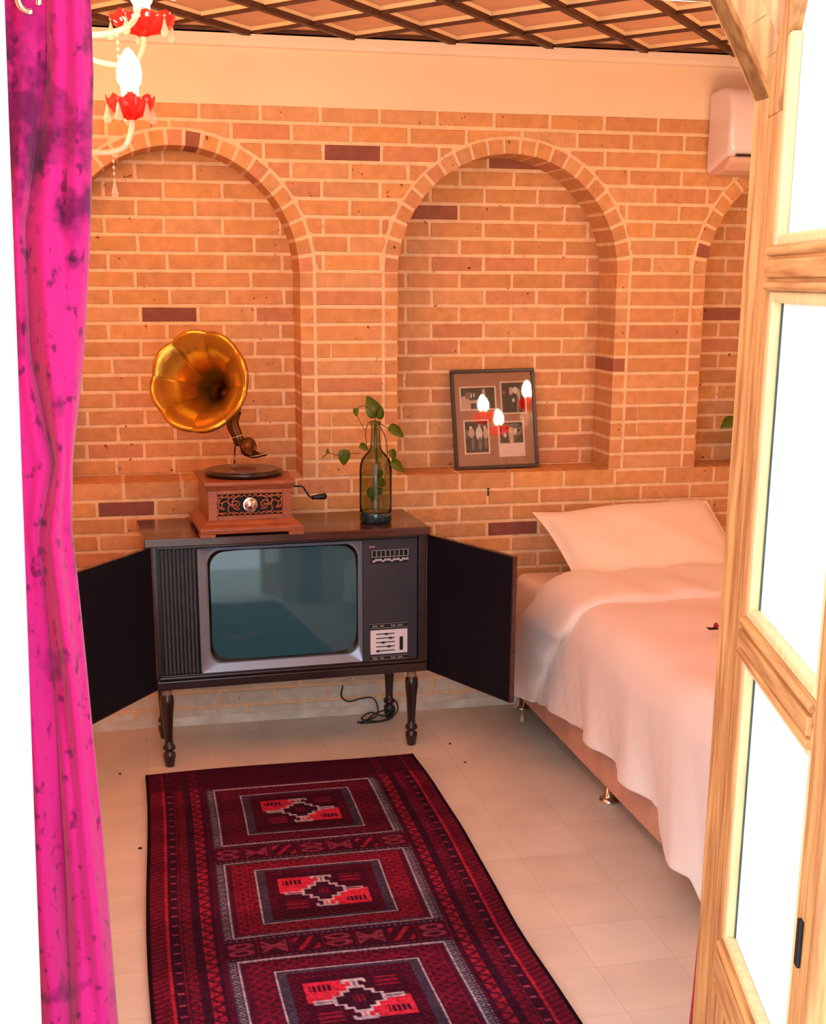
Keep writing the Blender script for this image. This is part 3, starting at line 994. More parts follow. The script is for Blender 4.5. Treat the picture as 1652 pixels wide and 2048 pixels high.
for z0, z1 in ((0.460, 0.476), (0.340, 0.354)):
    bm = bmesh.new()
    bx(bm, 0.744, 0.884, 0.001, 0.006, z0, z1, 0)
    for a, b2 in ((0.752, 0.776), (0.780, 0.796), (0.820, 0.842), (0.846, 0.868)):
        zz0 = (z0 + z1) / 2
        n = int((b2 - a) / 0.005)
        for q in range(n):
            bx(bm, a + q * 0.005, a + q * 0.005 + 0.0032, 0.0, 0.0015, zz0 - 0.003, zz0 + 0.003 - (q % 2) * 0.002, 1)
    bx(bm, 0.744, 0.884, 0.0, 0.0015, z0, z0 + 0.001, 1); bx(bm, 0.744, 0.884, 0.0, 0.0015, z1 - .001, z1, 1)
    obj('label_strip', bm, [M['black'], M['tick']], cp)
# legs
def leg_prof(h, k=1.0):
    return [(0.0001, 0), (0.0145, 0), (0.0165, 0.004), (0.0225, 0.040), (0.0215, 0.050), (0.014, 0.055), (0.0145, 0.060), (0.022, 0.065), (0.023, 0.071), (0.021, 0.078), (0.0145, 0.084),
            (0.0145, 0.10), (0.0165, 0.14), (0.0195, 0.19), (0.0235, 0.225), (0.0245, 0.245), (0.022, 0.262), (0.016, 0.268), (0.014, h - 0.001), (0.0001, h)]
for i, (x, y) in enumerate(((0.010, 0.012), (0.900, 0.006), (0.018, 0.315), (0.897, 0.325))):
    bm = bmesh.new(); lathe(bm, leg_prof(0.293), 20, Matrix.Translation((x, y, 0)))
    lg = obj('leg', bm, M['darkwood'], tv, smooth=True)
    if i < 2:
        bm = bmesh.new(); lathe(bm, [(0.017, 0.266), (0.018, 0.272), (0.0165, 0.288), (0.0001, 0.289)], 16, Matrix.Translation((x, y, 0)))
        obj('leg_collar', bm, M['edge'], lg, smooth=True)
# cabinet doors, hinged at both sides, standing open
def cab_door(hx, hy, dirx, diry, mirror):
    d = Vector((dirx, diry, 0)).normalized()
    a = math.atan2(d.y, d.x)
    Mx = Matrix.Translation((hx, hy, 0)) @ Matrix.Rotation(a, 4, 'Z')
    bm = bmesh.new(); bx(bm, 0.004, 0.478, -0.008, 0.008, 0.296, 0.798, M4=Mx)
    dr = obj('cabinet_door', bm, M['doorblack'], tv, bevel=0.002)
    bm = bmesh.new()
    for dims in ((0.476, 0.4815, -0.0085, 0.0085, 0.296, 0.798), (0.004, 0.48, -0.0085, 0.0085, 0.797, 0.8005), (0.004, 0.48, -0.0085, 0.0085, 0.2935, 0.2965)):
        bx(bm, *dims, M4=Mx)
    obj('edge_strip', bm, M['topwood'], dr)
    for zz in (0.50, 0.555):
        bm = bmesh.new()
        s = 1 if mirror else -1
        lathe(bm, [(0.0035, 0), (0.003, 0.003), (0.0001, 0.004)], 10, Mx @ Matrix.Translation((0.430, 0.008 * s, zz)) @ Matrix.Rotation(-s * PI / 2, 4, 'X'))
        obj('screw', bm, M['tick'], dr)
    for zz in (0.36, 0.73):
        bm = bmesh.new(); lathe(bm, [(0.005, zz - 0.02), (0.005, zz + 0.02)], 10, Mx)
        obj('hinge', bm, M['edge'], dr)
def tvl(X, Y):
    dx, dy = X - 0.077, Y + 0.44
    c, s2 = math.cos(math.radians(3.07)), math.sin(math.radians(3.07))
    return (dx * c + dy * s2, -dx * s2 + dy * c)
hR = (0.956, -0.006); eR = tvl(1.214, -0.81)
cab_door(hR[0], hR[1], eR[0] - hR[0], eR[1] - hR[1], True)
hL = (-0.026, -0.006); eL = tvl(-0.200, -0.822)
cab_door(hL[0], hL[1], eL[0] - hL[0], eL[1] - hL[1], False)
bm = bmesh.new(); bx(bm, 0.9515, 0.9535, -0.006, 0.05, 0.30, 0.798)
obj('side_edge_strip', bm, M['edge'], tv)

# power cord on the floor behind the console
bm = bmesh.new()
pts = [(0.79, -0.06, 0.145), (0.785, -0.055, 0.10), (0.815, -0.05, 0.075), (0.86, -0.055, 0.085), (0.905, -0.06, 0.088), (0.925, -0.07, 0.06), (0.92, -0.08, 0.02), (0.87, -0.09, 0.004), (0.84, -0.10, 0.004), (0.87, -0.11, 0.012), (0.91, -0.09, 0.03), (0.96, -0.07, 0.04), (0.975, -0.075, 0.07), (1.0, -0.07, 0.07), (1.005, -0.075, 0.03), (0.96, -0.09, 0.005), (0.90, -0.10, 0.004), (0.86, -0.08, 0.012), (0.90, -0.07, 0.03), (0.95, -0.09, 0.02), (0.99, -0.085, 0.05), (0.98, -0.09, 0.01), (0.92, -0.11, 0.004), (0.85, -0.115, 0.004)]
pts = [(p[0] - 0.02, p[1] - 0.01, p[2]) for p in pts]
tube(bm, spline(pts, 8), 0.0033, 8)
tag(obj('power_cord', bm, M['cable'], smooth=True), 'coiled black power cord on the floor behind the console leg', 'cable')

# ================================================================== GRAMOPHONE
GX, GY, GZ = 0.388, -0.306, 0.8305
gr = thing('gramophone', 'brass horn gramophone with carved wooden box on the television console', 'gramophone', (GX, GY, GZ), math.radians(3.0))
def sq_lathe(bm, prof, mi=0):
    rings = [[bm.verts.new((sx * r, sy * r, z)) for sx, sy in ((-1, -1), (1, -1), (1, 1), (-1, 1))] for r, z in prof]
    for A, B in zip(rings, rings[1:]):
        for i in range(4):
            bm.faces.new((A[i], A[(i + 1) % 4], B[(i + 1) % 4], B[i])).material_index = mi
    bm.faces.new(rings[0]); bm.faces.new(rings[-1])
bm = bmesh.new()
sq_lathe(bm, [(0.176, 0.012), (0.178, 0.026), (0.174, 0.034), (0.160, 0.040), (0.152, 0.050), (0.1475, 0.053)])
for sx in (-1, 1):
    for sy in (-1, 1):
        bx(bm, min(sx * 0.178, sx * 0.125), max(sx * 0.178, sx * 0.125), min(sy * 0.178, sy * 0.125), max(sy * 0.178, sy * 0.125), 0, 0.0125)
obj('plinth', bm, M['redwood'], gr, bevel=0.002)
bm = bmesh.new()
# box with a recess in its front
bx(bm, -0.143, 0.143, -0.126, 0.143, 0.052, 0.157)
bx(bm, -0.143, -0.112, -0.143, -0.126, 0.052, 0.157); bx(bm, 0.112, 0.143, -0.143, -0.126, 0.052, 0.157)
bx(bm, -0.112, 0.112, -0.143, -0.126, 0.052, 0.068); bx(bm, -0.112, 0.112, -0.143, -0.126, 0.142, 0.157)
obj('box_body', bm, M['redwood'], gr, bevel=0.0015)
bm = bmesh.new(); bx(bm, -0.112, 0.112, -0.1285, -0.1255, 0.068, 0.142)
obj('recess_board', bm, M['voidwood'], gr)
# fretwork of scrolls
bm = bmesh.new()
def scroll(cx, cz, r, a0, a1, th=0.0028, n=14, shrink=0.55):
    pts = []
    for i in range(n + 1):
        t = i / n; a = a0 + (a1 - a0) * t; rr = r * (1 - shrink * t)
        pts.append((cx + rr * math.cos(a), -0.1405, cz + rr * math.sin(a)))
    tube(bm, pts, th, 6)
for sx in (-1, 1):
    for (cx, cz, r, a0, a1) in ((0.040, 0.105, 0.030, 1.9, -1.9), (0.062, 0.120, 0.020, -2.6, 2.4), (0.062, 0.088, 0.020, 2.6, -2.4), (0.088, 0.105, 0.030, 2.2, -1.6), (0.100, 0.126, 0.015, -2.5, 2.6), (0.100, 0.084, 0.015, 2.5, -2.6), (0.080, 0.105, 0.018, -0.5, 3.6), (0.048, 0.105, 0.016, 0, 5)):
        if sx > 0: scroll(cx, cz, r, a0, a1)
        else: scroll(-cx, cz, r, PI - a0, PI - a1)
for i in range(12):
    x = -0.105 + i * 0.019
    scroll(x, 0.140, 0.008, PI, 2 * PI, 0.0024, 8, 0); scroll(x, 0.070, 0.008, 0, PI, 0.0024, 8, 0)
obj('fretwork', bm, M['redwood'], gr, smooth=True)
bm = bmesh.new()
lathe(bm, [(0.0001, 0.010), (0.010, 0.009), (0.018, 0.005), (0.0215, 0.0), (0.024, 0.002), (0.0255, 0.0), (0.0255, -0.006)], 28, Matrix.Translation((0, -0.1415, 0.104)) @ Matrix.Rotation(PI / 2, 4, 'X'))
obj('medallion', bm, M['chrome'], gr, smooth=True)
bm = bmesh.new()
sq_lathe(bm, [(0.143, 0.155), (0.147, 0.160), (0.150, 0.166), (0.154, 0.170), (0.156, 0.176), (0.155, 0.184), (0.150, 0.187)])
obj('box_lid', bm, M['redwood'], gr, bevel=0.001)
bm = bmesh.new(); lathe(bm, [(0.0001, 0.188), (0.120, 0.188), (0.134, 0.192), (0.138, 0.199), (0.136, 0.205), (0.130, 0.2065), (0.0001, 0.2065)], 48)
pl = obj('turntable', bm, M['record'], gr, smooth=True)
bm = bmesh.new(); lathe(bm, [(0.0001, 0.2068), (0.126, 0.2068), (0.126, 0.2088), (0.05, 0.2084), (0.0001, 0.2084)], 48)
rec = obj('record', bm, M['record'], gr)
bm = bmesh.new(); lathe(bm, [(0.0001, 0.2085), (0.045, 0.2085), (0.045, 0.2095), (0.0001, 0.2095)], 32)
obj('record_label', bm, M['reclabel'], rec)
# horn: flower bell
A = Vector((0.350 - GX, -0.185 - GY, 1.285 - GZ)); Mo = Vector((0.228 - GX, -0.430 - GY, 1.352 - GZ))
ax = (Mo - A).normalized()
q = ax.to_track_quat('Z', 'Y').to_matrix().to_4x4()
HL = (Mo - A).length
MH = Matrix.Translation(A) @ q
prof = []
NP = 26
for i in range(NP + 1):
    t = i / NP
    r = 0.028 + 0.126 * (t ** 2.2) + 0.012 * t
    z = HL * (1 - (1 - t) ** 1.25)
    prof.append((r, z))
prof.append((0.170, HL - 0.006)); prof.append((0.172, HL - 0.014))
def petals(t, a, r, z):
    k = max(0, t - 0.15) / 0.85
    f = abs(math.sin(4 * a + 0.4))
    return r * (1 + k * 0.034 * (f - 0.6)) , z + k * 0.014 * (f - 0.5)
bm = bmesh.new(); lathe(bm, prof, 96, MH, cap=False, rf=petals)
horn = obj('horn', bm, M['brass'], gr, smooth=True)
sm = horn.modifiers.new('solid', 'SOLIDIFY'); sm.thickness = 0.0015
# petal ribs
bm = bmesh.new()
for kq in range(8):
    a = (kq * PI - 0.4) / 4
    pts = []
    for i in range(4, len(prof)):
        rr, zz = petals(i / (len(prof) - 1), a, *prof[i])
        pts.append(MH @ Vector(((rr - 0.002) * math.cos(a), (rr - 0.002) * math.sin(a), zz)))
    tube(bm, pts, 0.0016, 5)
obj('horn_seam', bm, M['brass'], horn, smooth=True)
# dark throat and elbow running down to the tone arm
E0 = A + ax * 0.01
elbow = spline([E0, A - ax * 0.035, A - ax * 0.05 + Vector((0.012, 0.0, -0.045)), Vector((0.372 - GX, -0.165 - GY, 1.185 - GZ)), Vector((0.388 - GX, -0.175 - GY, 1.135 - GZ)), Vector((0.395 - GX, -0.18 - GY, 1.105 - GZ))], 6)
ne = len(elbow)
bm = bmesh.new(); tube(bm, elbow, [0.031 - 0.013 * i / (ne - 1) for i in range(ne)], 18, cap=True)
el = obj('horn_elbow', bm, M['brassdark'], gr, smooth=True)
for t_ in (0.45, 0.8):
    i = int(t_ * (ne - 1)); p, a_, b_, tt = frames(elbow)[i]
    bm = bmesh.new(); rr = 0.033 - 0.013 * t_
    lathe(bm, [(rr - .004, -0.003), (rr, -0.002), (rr, 0.002), (rr - .004, 0.003)], 20, Matrix.Translation(p) @ tt.to_track_quat('Z', 'Y').to_matrix().to_4x4())
    obj('elbow_ring', bm, M['chrome'], el, smooth=True)
# bracket post behind the box carrying the horn
bm = bmesh.new()
tube(bm, spline([(-0.012, 0.147, 0.10), (-0.012, 0.156, 0.17), (-0.010, 0.15, 0.24), (-0.008, 0.135, 0.275), (-0.006, 0.128, 0.330), (-0.016, 0.126, 0.365)], 6), 0.0045, 8)
obj('horn_bracket', bm, M['chrome'], gr, smooth=True)
# tone arm curling toward the sound box
def gl(X, Y, Z): return Vector((X - GX, Y - GY, Z - GZ))
bm = bmesh.new()
ta = spline([gl(0.394, -0.18, 1.125), gl(0.392, -0.19, 1.098), gl(0.405, -0.215, 1.080), gl(0.432, -0.245, 1.073), gl(0.462, -0.262, 1.080), gl(0.475, -0.268, 1.086)], 8)
tube(bm, ta, 0.0075, 10)
obj('tone_arm', bm, M['chrome'], gr, smooth=True)
bm = bmesh.new()
MS = Matrix.Translation(gl(0.415, -0.255, 1.108)) @ Matrix.Rotation(math.radians(80), 4, 'X') @ Matrix.Rotation(0.5, 4, 'Y')
lathe(bm, [(0.0001, 0.008), (0.014, 0.008), (0.022, 0.005), (0.026, 0.008), (0.029, 0.004), (0.029, -0.006), (0.02, -0.010), (0.0001, -0.012)], 28, MS @ Matrix.Scale(1.15, 4))
tube(bm, [gl(0.432, -0.258, 1.09), gl(0.47, -0.262, 1.076), gl(0.480, -0.262, 1.080)], [0.006, 0.004, 0.003], 8)
obj('sound_box', bm, M['brassdark'], gr, smooth=True)
# crank
bm = bmesh.new()
tube(bm, [gl(0.525, -0.30, 0.972), gl(0.592, -0.30, 0.968), gl(0.600, -0.30, 0.964), gl(0.617, -0.30, 0.936), gl(0.626, -0.30, 0.927), gl(0.640, -0.30, 0.926)], 0.0032, 8)
ck = obj('crank', bm, M['lock'], gr, smooth=True)
bm = bmesh.new()
lathe(bm, [(0.0001, 0), (0.007, 0), (0.0075, 0.01), (0.010, 0.03), (0.0115, 0.044), (0.009, 0.053), (0.0001, 0.056)], 16, Matrix.Translation(gl(0.630, -0.30, 0.926)) @ Matrix.Rotation(PI / 2 - 0.06, 4, 'Y'))
obj('crank_handle', bm, M['black'], ck, smooth=True)
gr_children_rot = None

# ================================================================== BOTTLE AND VINE
def make_bottle(loc, label):
    b = thing('glass_bottle', label, 'bottle', loc, 0)
    bm = bmesh.new()
    lathe(bm, [(0.054, 0.030), (0.0575, 0.034), (0.0585, 0.05), (0.0585, 0.185), (0.057, 0.205), (0.050, 0.228), (0.036, 0.246), (0.024, 0.258), (0.0185, 0.270), (0.0165, 0.30), (0.0155, 0.345), (0.0185, 0.350), (0.0185, 0.360), (0.015, 0.362)], 40, cap=False)
    obj('bottle_wall', bm, M['bottle'], b, smooth=True)
    bm = bmesh.new()
    lathe(bm, [(0.0001, 0.0), (0.052, 0.0), (0.058, 0.005), (0.0585, 0.034), (0.057, 0.040), (0.045, 0.036), (0.0001, 0.042)], 40)
    obj('bottle_base', bm, M['bottlebase'], b, smooth=True)
    return b
BL = (0.862, -0.285, 0.8305)
make_bottle(BL, 'tall green glass bottle with dark base on the television console')

def leaf_bm(size, fold=0.25, heart=True):
    bm = bmesh.new()
    n = 10
    L_, R_ = [], []
    mid = []
    for i in range(n + 1):
        t = i / n
        wv = math.sin(PI * t ** 0.75) ** 0.8 * 0.42 * (1 - 0.25 * t) if 0 < t < 1 else 0
        x = size * t
        z = -0.18 * size * t * t
        mid.append(bm.verts.new((x, 0, z)))
        if 0 < i < n:
            back = -0.07 * size * (1 - t) * (1 if t < 0.4 else 0)
            L_.append(bm.verts.new((x + back, wv * size, z + fold * wv * size)))
            R_.append(bm.verts.new((x + back, -wv * size, z + fold * wv * size)))
        else:
            L_.append(mid[-1]); R_.append(mid[-1])
    for i in range(n):
        for S_ in (L_, R_):
            vs = []
            for v in (mid[i], mid[i + 1], S_[i + 1], S_[i]):
                if v not in vs: vs.append(v)
            if len(vs) >= 3:
                bm.faces.new(vs)
    return bm
def add_leaf(parent, pos, direction, size, roll=0.0, face=None):
    bm = leaf_bm(size)
    d = Vector(direction).normalized()
    nrm = Vector(face or (0.1, -1, 0.5)).normalized()
    y = nrm.cross(d).normalized(); z = d.cross(y).normalized()
    R = Matrix((d, y, z)).transposed().to_4x4()
    M4 = Matrix.Translation(Vector(pos)) @ R @ Matrix.Rotation(roll, 4, 'X')
    for v in bm.verts: v.co = M4 @ v.co
    o = obj('leaf', bm, M['leaf'], parent, smooth=True)
    s = o.modifiers.new('solid', 'SOLIDIFY'); s.thickness = 0.0008
    return o
vine = thing('pothos_vine', 'trailing green pothos cutting growing out of the console bottle', 'plant', BL)
def vl(x, y, z): return Vector((x - BL[0], y - BL[1], z - BL[2]))
Yv = -0.285
def stem(pts, r=0.0018, material=None):
    bm = bmesh.new(); tube(bm, spline(pts, 6), r, 6)
    return obj('stem', bm, material or M['stem'], vine, smooth=True)
top = vl(0.861, Yv, 1.195)
stem([vl(0.868, Yv, 0.90), vl(0.858, Yv + .01, 0.97), vl(0.865, Yv, 1.05), vl(0.860, Yv, 1.12), top], 0.003, M['stemgreen'])
stem([vl(0.845, Yv + .01, 0.93), vl(0.852, Yv, 0.88), vl(0.870, Yv, 0.885), vl(0.885, Yv, 0.95), vl(0.868, Yv, 1.08), vl(0.864, Yv, 1.19)], 0.0022, M['stemgreen'])
stem([top, vl(0.862, Yv, 1.212), vl(0.858, Yv - .01, 1.222)])
stem([top, vl(0.835, Yv - .01, 1.188), vl(0.822, Yv - .02, 1.15), vl(0.826, Yv - .02, 1.12), vl(0.812, Yv - .02, 1.105)])
stem([vl(0.800, Yv - .02, 1.082), vl(0.77, Yv - .03, 1.083), vl(0.72, Yv - .02, 1.078), vl(0.690, Yv - .02, 1.085), vl(0.665, Yv - .02, 1.068)])
stem([vl(0.858, Yv, 1.22), vl(0.82, Yv - .01, 1.248), vl(0.79, Yv - .02, 1.235), vl(0.80, Yv - .02, 1.20), vl(0.822, Yv - .02, 1.16)], 0.0013)
stem([top, vl(0.885, Yv - .01, 1.18), vl(0.91, Yv - .02, 1.165)])
stem([vl(0.868, Yv, 1.19), vl(0.885, Yv - .045, 1.15), vl(0.892, Yv - .062, 1.10), vl(0.890, Yv - .066, 1.04), vl(0.884, Yv - .066, 1.0)], 0.0022)
stem([vl(0.892, Yv - .064, 1.09), vl(0.91, Yv - .07, 1.10)], 0.0014)
stem([vl(0.89, Yv - .066, 1.04), vl(0.905, Yv - .07, 1.05)], 0.0014)
for pos, d, sz, fc in (((0.862, Yv, 1.205), (-0.30, 0, 1), 0.082, (0.25, -1, 0.2)), ((0.872, Yv, 1.20), (0.25, -.1, 0.6), 0.046, (0.8, -1, 0.2)),
                       ((0.790, Yv - .02, 1.242), (-0.15, -.3, -1), 0.030, (-0.8, -1, 0.4)), ((0.905, Yv - .02, 1.172), (1.0, -.2, -0.5), 0.066, (0.1, -1, 1.0)),
                       ((0.743, Yv - .02, 1.098), (0.05, 0, -1), 0.060, (0.1, -1, 0.25)), ((0.800, Yv - .02, 1.112), (1.0, -.3, -0.5), 0.040, (0.3, -1, 0.8)),
                       ((0.900, Yv - .07, 1.098), (0.6, 0, -0.9), 0.045, (0.5, -1, 0.4)), ((0.902, Yv - .07, 1.055), (1.0, -.1, -0.55), 0.062, (0.1, -1, 1.0)),
                       ((0.684, Yv - .02, 1.085), (0.1, -.1, 0.8), 0.018, (0.3, -1, 0.4)),
                       ((0.862, Yv, 0.985), (0.7, -.1, -0.4), 0.045, (0, -1, 0.3)), ((0.855, Yv, 0.955), (-0.5, 0, -0.7), 0.04, (0, -1, 0.3)), ((0.845, Yv, 0.945), (0.3, 0, -1), 0.045, (0.3, -1, 0.3)), ((0.872, Yv, 1.02), (0.2, 0, -1), 0.04, (0.3, -1, 0.3)), ((0.88, Yv, 0.93), (-0.4, 0, 0.7), 0.035, (0.3, -1, 0.3))):
    add_leaf(vine, vl(*pos), d, sz, 0, fc)

# a second bottle with a vine stands in the right-hand niche
B2 = (2.50, 0.08, SILL + 0.003)
make_bottle(B2, 'green glass bottle standing in the far right brick niche behind the door')
v2 = thing('pothos_vine', 'green pothos leaf reaching out in the right brick niche', 'plant', B2)
bm = bmesh.new(); tube(bm, spline([(0, 0, 0.10), (0, 0, 0.30), (0, 0, 0.37), (-0.05, -0.04, 0.36), (-0.10, -0.07, 0.24), (-0.115, -0.075, 0.19)], 6), 0.002, 6)
obj('stem', bm, M['stem'], v2, smooth=True)
add_leaf(v2, (-0.105, -0.075, 0.185), (-1, -0.2, -0.35), 0.075, 0, (0.1, -0.8, 1.0))
add_leaf(v2, (0.0, 0, 0.37), (0.5, -0.3, 0.6), 0.07, 0, (0.1, -1, 0.3))

# ================================================================== PICTURE FRAME
pf = thing('picture_frame', 'thin dark picture frame with four old photographs in the middle niche', 'picture frame', (1.427, 0.098, SILL + 0.0035))
pf.rotation_euler = (math.radians(-12), math.radians(-1.2), 0)
FW, FH = 0.172, 0.391
bm = bmesh.new()
for d in ((-FW, FW, -0.012, 0.006, 0, 0.013), (-FW, FW, -0.012, 0.006, FH - 0.013, FH), (-FW, -FW + 0.013, -0.012, 0.006, 0.013, FH - 0.013), (FW - 0.013, FW, -0.012, 0.006, 0.013, FH - 0.013)):
    bx(bm, *d)
obj('frame_moulding', bm, M['frame'], pf, bevel=0.0015)
box('mat_board', (-FW + 0.01, FW - 0.01, 0.000, 0.005, 0.01, FH - 0.01), M['mat'], pf, 0)
box('glass', (-FW + 0.012, FW - 0.012, -0.006, -0.004, 0.012, FH - 0.012), M['clear'], pf, 0)
def photo(x0, x1, z0, z1, blobs, white_low=0.0, bw=0.006):
    n1, n2 = 60, 60
    a, b = np.meshgrid(np.linspace(0, 1, n1), np.linspace(0, 1, n2), indexing='ij')
    Cc = np.zeros((n1, n2, 3)) + lin(14, 10, 14)
    rr = np.random.RandomState(int(x0 * 1000) % 97 + 5)
    for (cx, cz, rx, rz, c) in blobs:
        mm = ((a - cx) / rx) ** 2 + ((b - cz) / rz) ** 2 < 1
        Cc[mm] = c
    Cc *= (0.85 + 0.3 * rr.rand(n1, n2, 1))
    W, Hh = x1 - x0, z1 - z0
    brd = (a < bw / W) | (a > 1 - bw / W) | (b < max(bw / Hh, white_low)) | (b > 1 - bw / Hh)
    Cc[brd] = lin(250, 205, 190)
    P_ = np.stack([x0 + W * a, np.full_like(a, -0.0008), z0 + Hh * b], -1)
    grid_obj('photograph', P_, M['photo'], pf, cols=Cc, smooth=False)
sk, gy, lt = lin(214, 170, 146), lin(120, 100, 98), lin(232, 214, 200)
# (x, z) from the frame's lower left corner
def fx(v): return -FW + v * 2 * FW
photo(fx(0.10), fx(0.535), FH * 0.595, FH * 0.835, [(0.14, 0.2, 0.16, 0.42, sk), (0.24, 0.62, 0.10, 0.14, gy), (0.42, 0.36, 0.28, 0.07, sk), (0.62, 0.36, 0.06, 0.1, lt), (0.66, 0.70, 0.05, 0.2, sk), (0.56, 0.2, 0.05, 0.06, gy), (0.32, 0.62, 0.02, 0.12, lt), (0.40, 0.64, 0.02, 0.1, lt)])
photo(fx(0.585), fx(0.895), FH * 0.545, FH * 0.875, [(0.14, 0.66, 0.05, 0.06, gy), (0.42, 0.70, 0.08, 0.12, sk), (0.58, 0.72, 0.1, 0.1, lt), (0.70, 0.58, 0.07, 0.2, sk), (0.66, 0.35, 0.04, 0.22, gy), (0.5, 0.42, 0.05, 0.06, lt), (0.64, 0.15, 0.04, 0.1, gy)])
photo(fx(0.125), fx(0.43), FH * 0.155, FH * 0.50, [(0.3, 0.62, 0.12, 0.14, sk), (0.28, 0.78, 0.05, 0.05, lt), (0.6, 0.6, 0.13, 0.2, lt), (0.62, 0.82, 0.05, 0.05, sk), (0.85, 0.6, 0.09, 0.18, sk), (0.82, 0.78, 0.04, 0.05, lt), (0.34, 0.3, 0.06, 0.2, gy), (0.62, 0.3, 0.08, 0.2, gy), (0.84, 0.3, 0.06, 0.16, gy), (0.12, 0.6, 0.05, 0.12, gy)])
photo(fx(0.535), fx(0.85), FH * 0.115, FH * 0.475, [(0.22, 0.72, 0.08, 0.14, gy), (0.26, 0.6, 0.06, 0.06, lt), (0.5, 0.66, 0.1, 0.22, sk), (0.52, 0.88, 0.3, 0.05, gy), (0.66, 0.7, 0.06, 0.1, lt), (0.76, 0.66, 0.07, 0.04, gy), (0.5, 0.45, 0.09, 0.08, sk)], white_low=0.38)

# small dark nail in the wall below the picture
bm = bmesh.new(); lathe(bm, [(0.0001, 0.0), (0.003, 0.0), (0.003, 0.02), (0.0001, 0.021)], 8, Matrix.Translation((1.362, -0.006, 0.865)) )
bx(bm, 1.359, 1.365, -0.012, -0.004, 0.889, 0.895)
tag(obj('wall_hook', bm, M['lock']), 'small black hook in the brick wall below the picture frame', 'hook')

# ================================================================== BED
bed = thing('bed_base', 'low upholstered bed base on round chrome feet against the brick wall', 'bed', (1.455, -0.02, 0))
BX1, BY0 = 1.50, -1.95
box('base_frame', (0, BX1, BY0, 0, 0.085, 0.27), M['bedbase'], bed, 0.012)
for (x, y) in ((0.05, -0.05), (0.05, -1.035), (0.05, -1.88), (BX1 - .05, -0.05), (BX1 - .05, -1.035), (BX1 - .05, -1.88)):
    bm = bmesh.new(); lathe(bm, [(0.0001, 0), (0.033, 0), (0.036, 0.004), (0.035, 0.012), (0.026, 0.018), (0.019, 0.022), (0.018, 0.088), (0.0001, 0.088)], 28, Matrix.Translation((x, y, 0)))
    obj('foot', bm, M['chrome'], bed, smooth=True)
mt = box('mattress', (1.470, 2.94, -1.96, -0.025, 0.271, 0.560), M['mattress'], None, 0.04)
mt.modifiers['bevel'].segments = 5
for pl_ in mt.data.polygons: pl_.use_smooth = True
tag(mt, 'thick mattress with a pale pink cover lying on the bed base', 'mattress')

# duvet: cross-section path from the right side, over the top, down the left side
def noise2(x, y, seed=0):
    return (np.sin(x * 3.1 + y * 1.7 + seed) + np.sin(x * -2.3 + y * 4.1 + seed * 2) * 0.6 + np.sin(x * 6.7 + y * 5.3 + seed * 3) * 0.35 + np.sin(x * 11 - y * 9 + seed) * 0.18) / 2.1
ns, nt_ = 140, 110
s_ = np.linspace(0, 1, ns); t_ = np.linspace(0, 1, nt_)
SS, TT = np.meshgrid(s_, t_, indexing='ij')
XR, XL, ZT = 2.92, 1.475, 0.598
hemY = np.array([-0.18, -0.54, -0.66, -1.0, -1.27, -1.50, -1.62, -1.70, -1.78, -1.90, -1.96, -2.1])
hemZ = np.array([0.150, 0.175, 0.205, 0.232, 0.225, 0.215, 0.200, 0.150, 0.130, 0.135, 0.05, 0.02])
def duvet_surface(ytop0, ytop1, s, t, lift=0.0, puff=1.0):
    """s along the bed (0 head, 1 foot); t across: 0 right edge .. 1 hem at the left"""
    y = ytop0 + (ytop1 - ytop0) * s
    Ltop = XR - XL
    tt = t * 1.42            # in units of Ltop
    X = np.where(tt < 1, XR - tt * Ltop, XL)
    drop = np.clip((tt - 1) / 0.42, 0, 1)
    head = np.clip(1 - s * 1.15, 0, 1)
    yy = y + 0.34 * head * drop
    hz = np.interp(-yy, -hemY, hemZ)
    zt = ZT + lift + puff * (0.020 * noise2(X * 2.2, y * 2.6, 1.0) + 0.020 * np.sin(np.clip((X - XL) / Ltop, 0, 1) * PI))
    # rounded shoulder
    R = 0.075
    near = np.clip(1 - (X - XL) / R, 0, 1)
    Z = zt - R * (1 - np.sqrt(np.clip(1 - near ** 2, 0, 1))) * np.where(tt < 1, 1, 0)
    zs = zt - R
    Z = np.where(tt < 1, Z, zs + (hz - zs) * drop)
    fold = (0.012 + 0.040 * drop) * np.sin(yy * 17 + drop * 1.2 + 0.8 * np.sin(yy * 5)) * (drop > 0) * (0.25 + 0.9 * s)
    X = np.where(tt < 1, X, XL - 0.028 - lift - 0.026 * np.sqrt(drop) - 0.55 * fold * drop ** 0.6 - 0.008 * noise2(yy * 11, drop * 2.2, 4) * drop)
    blend = np.clip((tt - 0.93) / 0.14, 0, 1)
    X = np.where((tt < 1), X - near * (0.028 + lift), X)
    return np.stack([X, yy, Z], -1)
Pd = duvet_surface(-0.72, -1.98, SS, TT)
duv = grid_obj('duvet', Pd, M['linen'], solid=0.022)
tag(duv, 'white duvet spread over the bed and hanging down its left side', 'duvet')
sb = duv.modifiers.new('sub', 'SUBSURF'); sb.levels = 0; sb.render_levels = 1
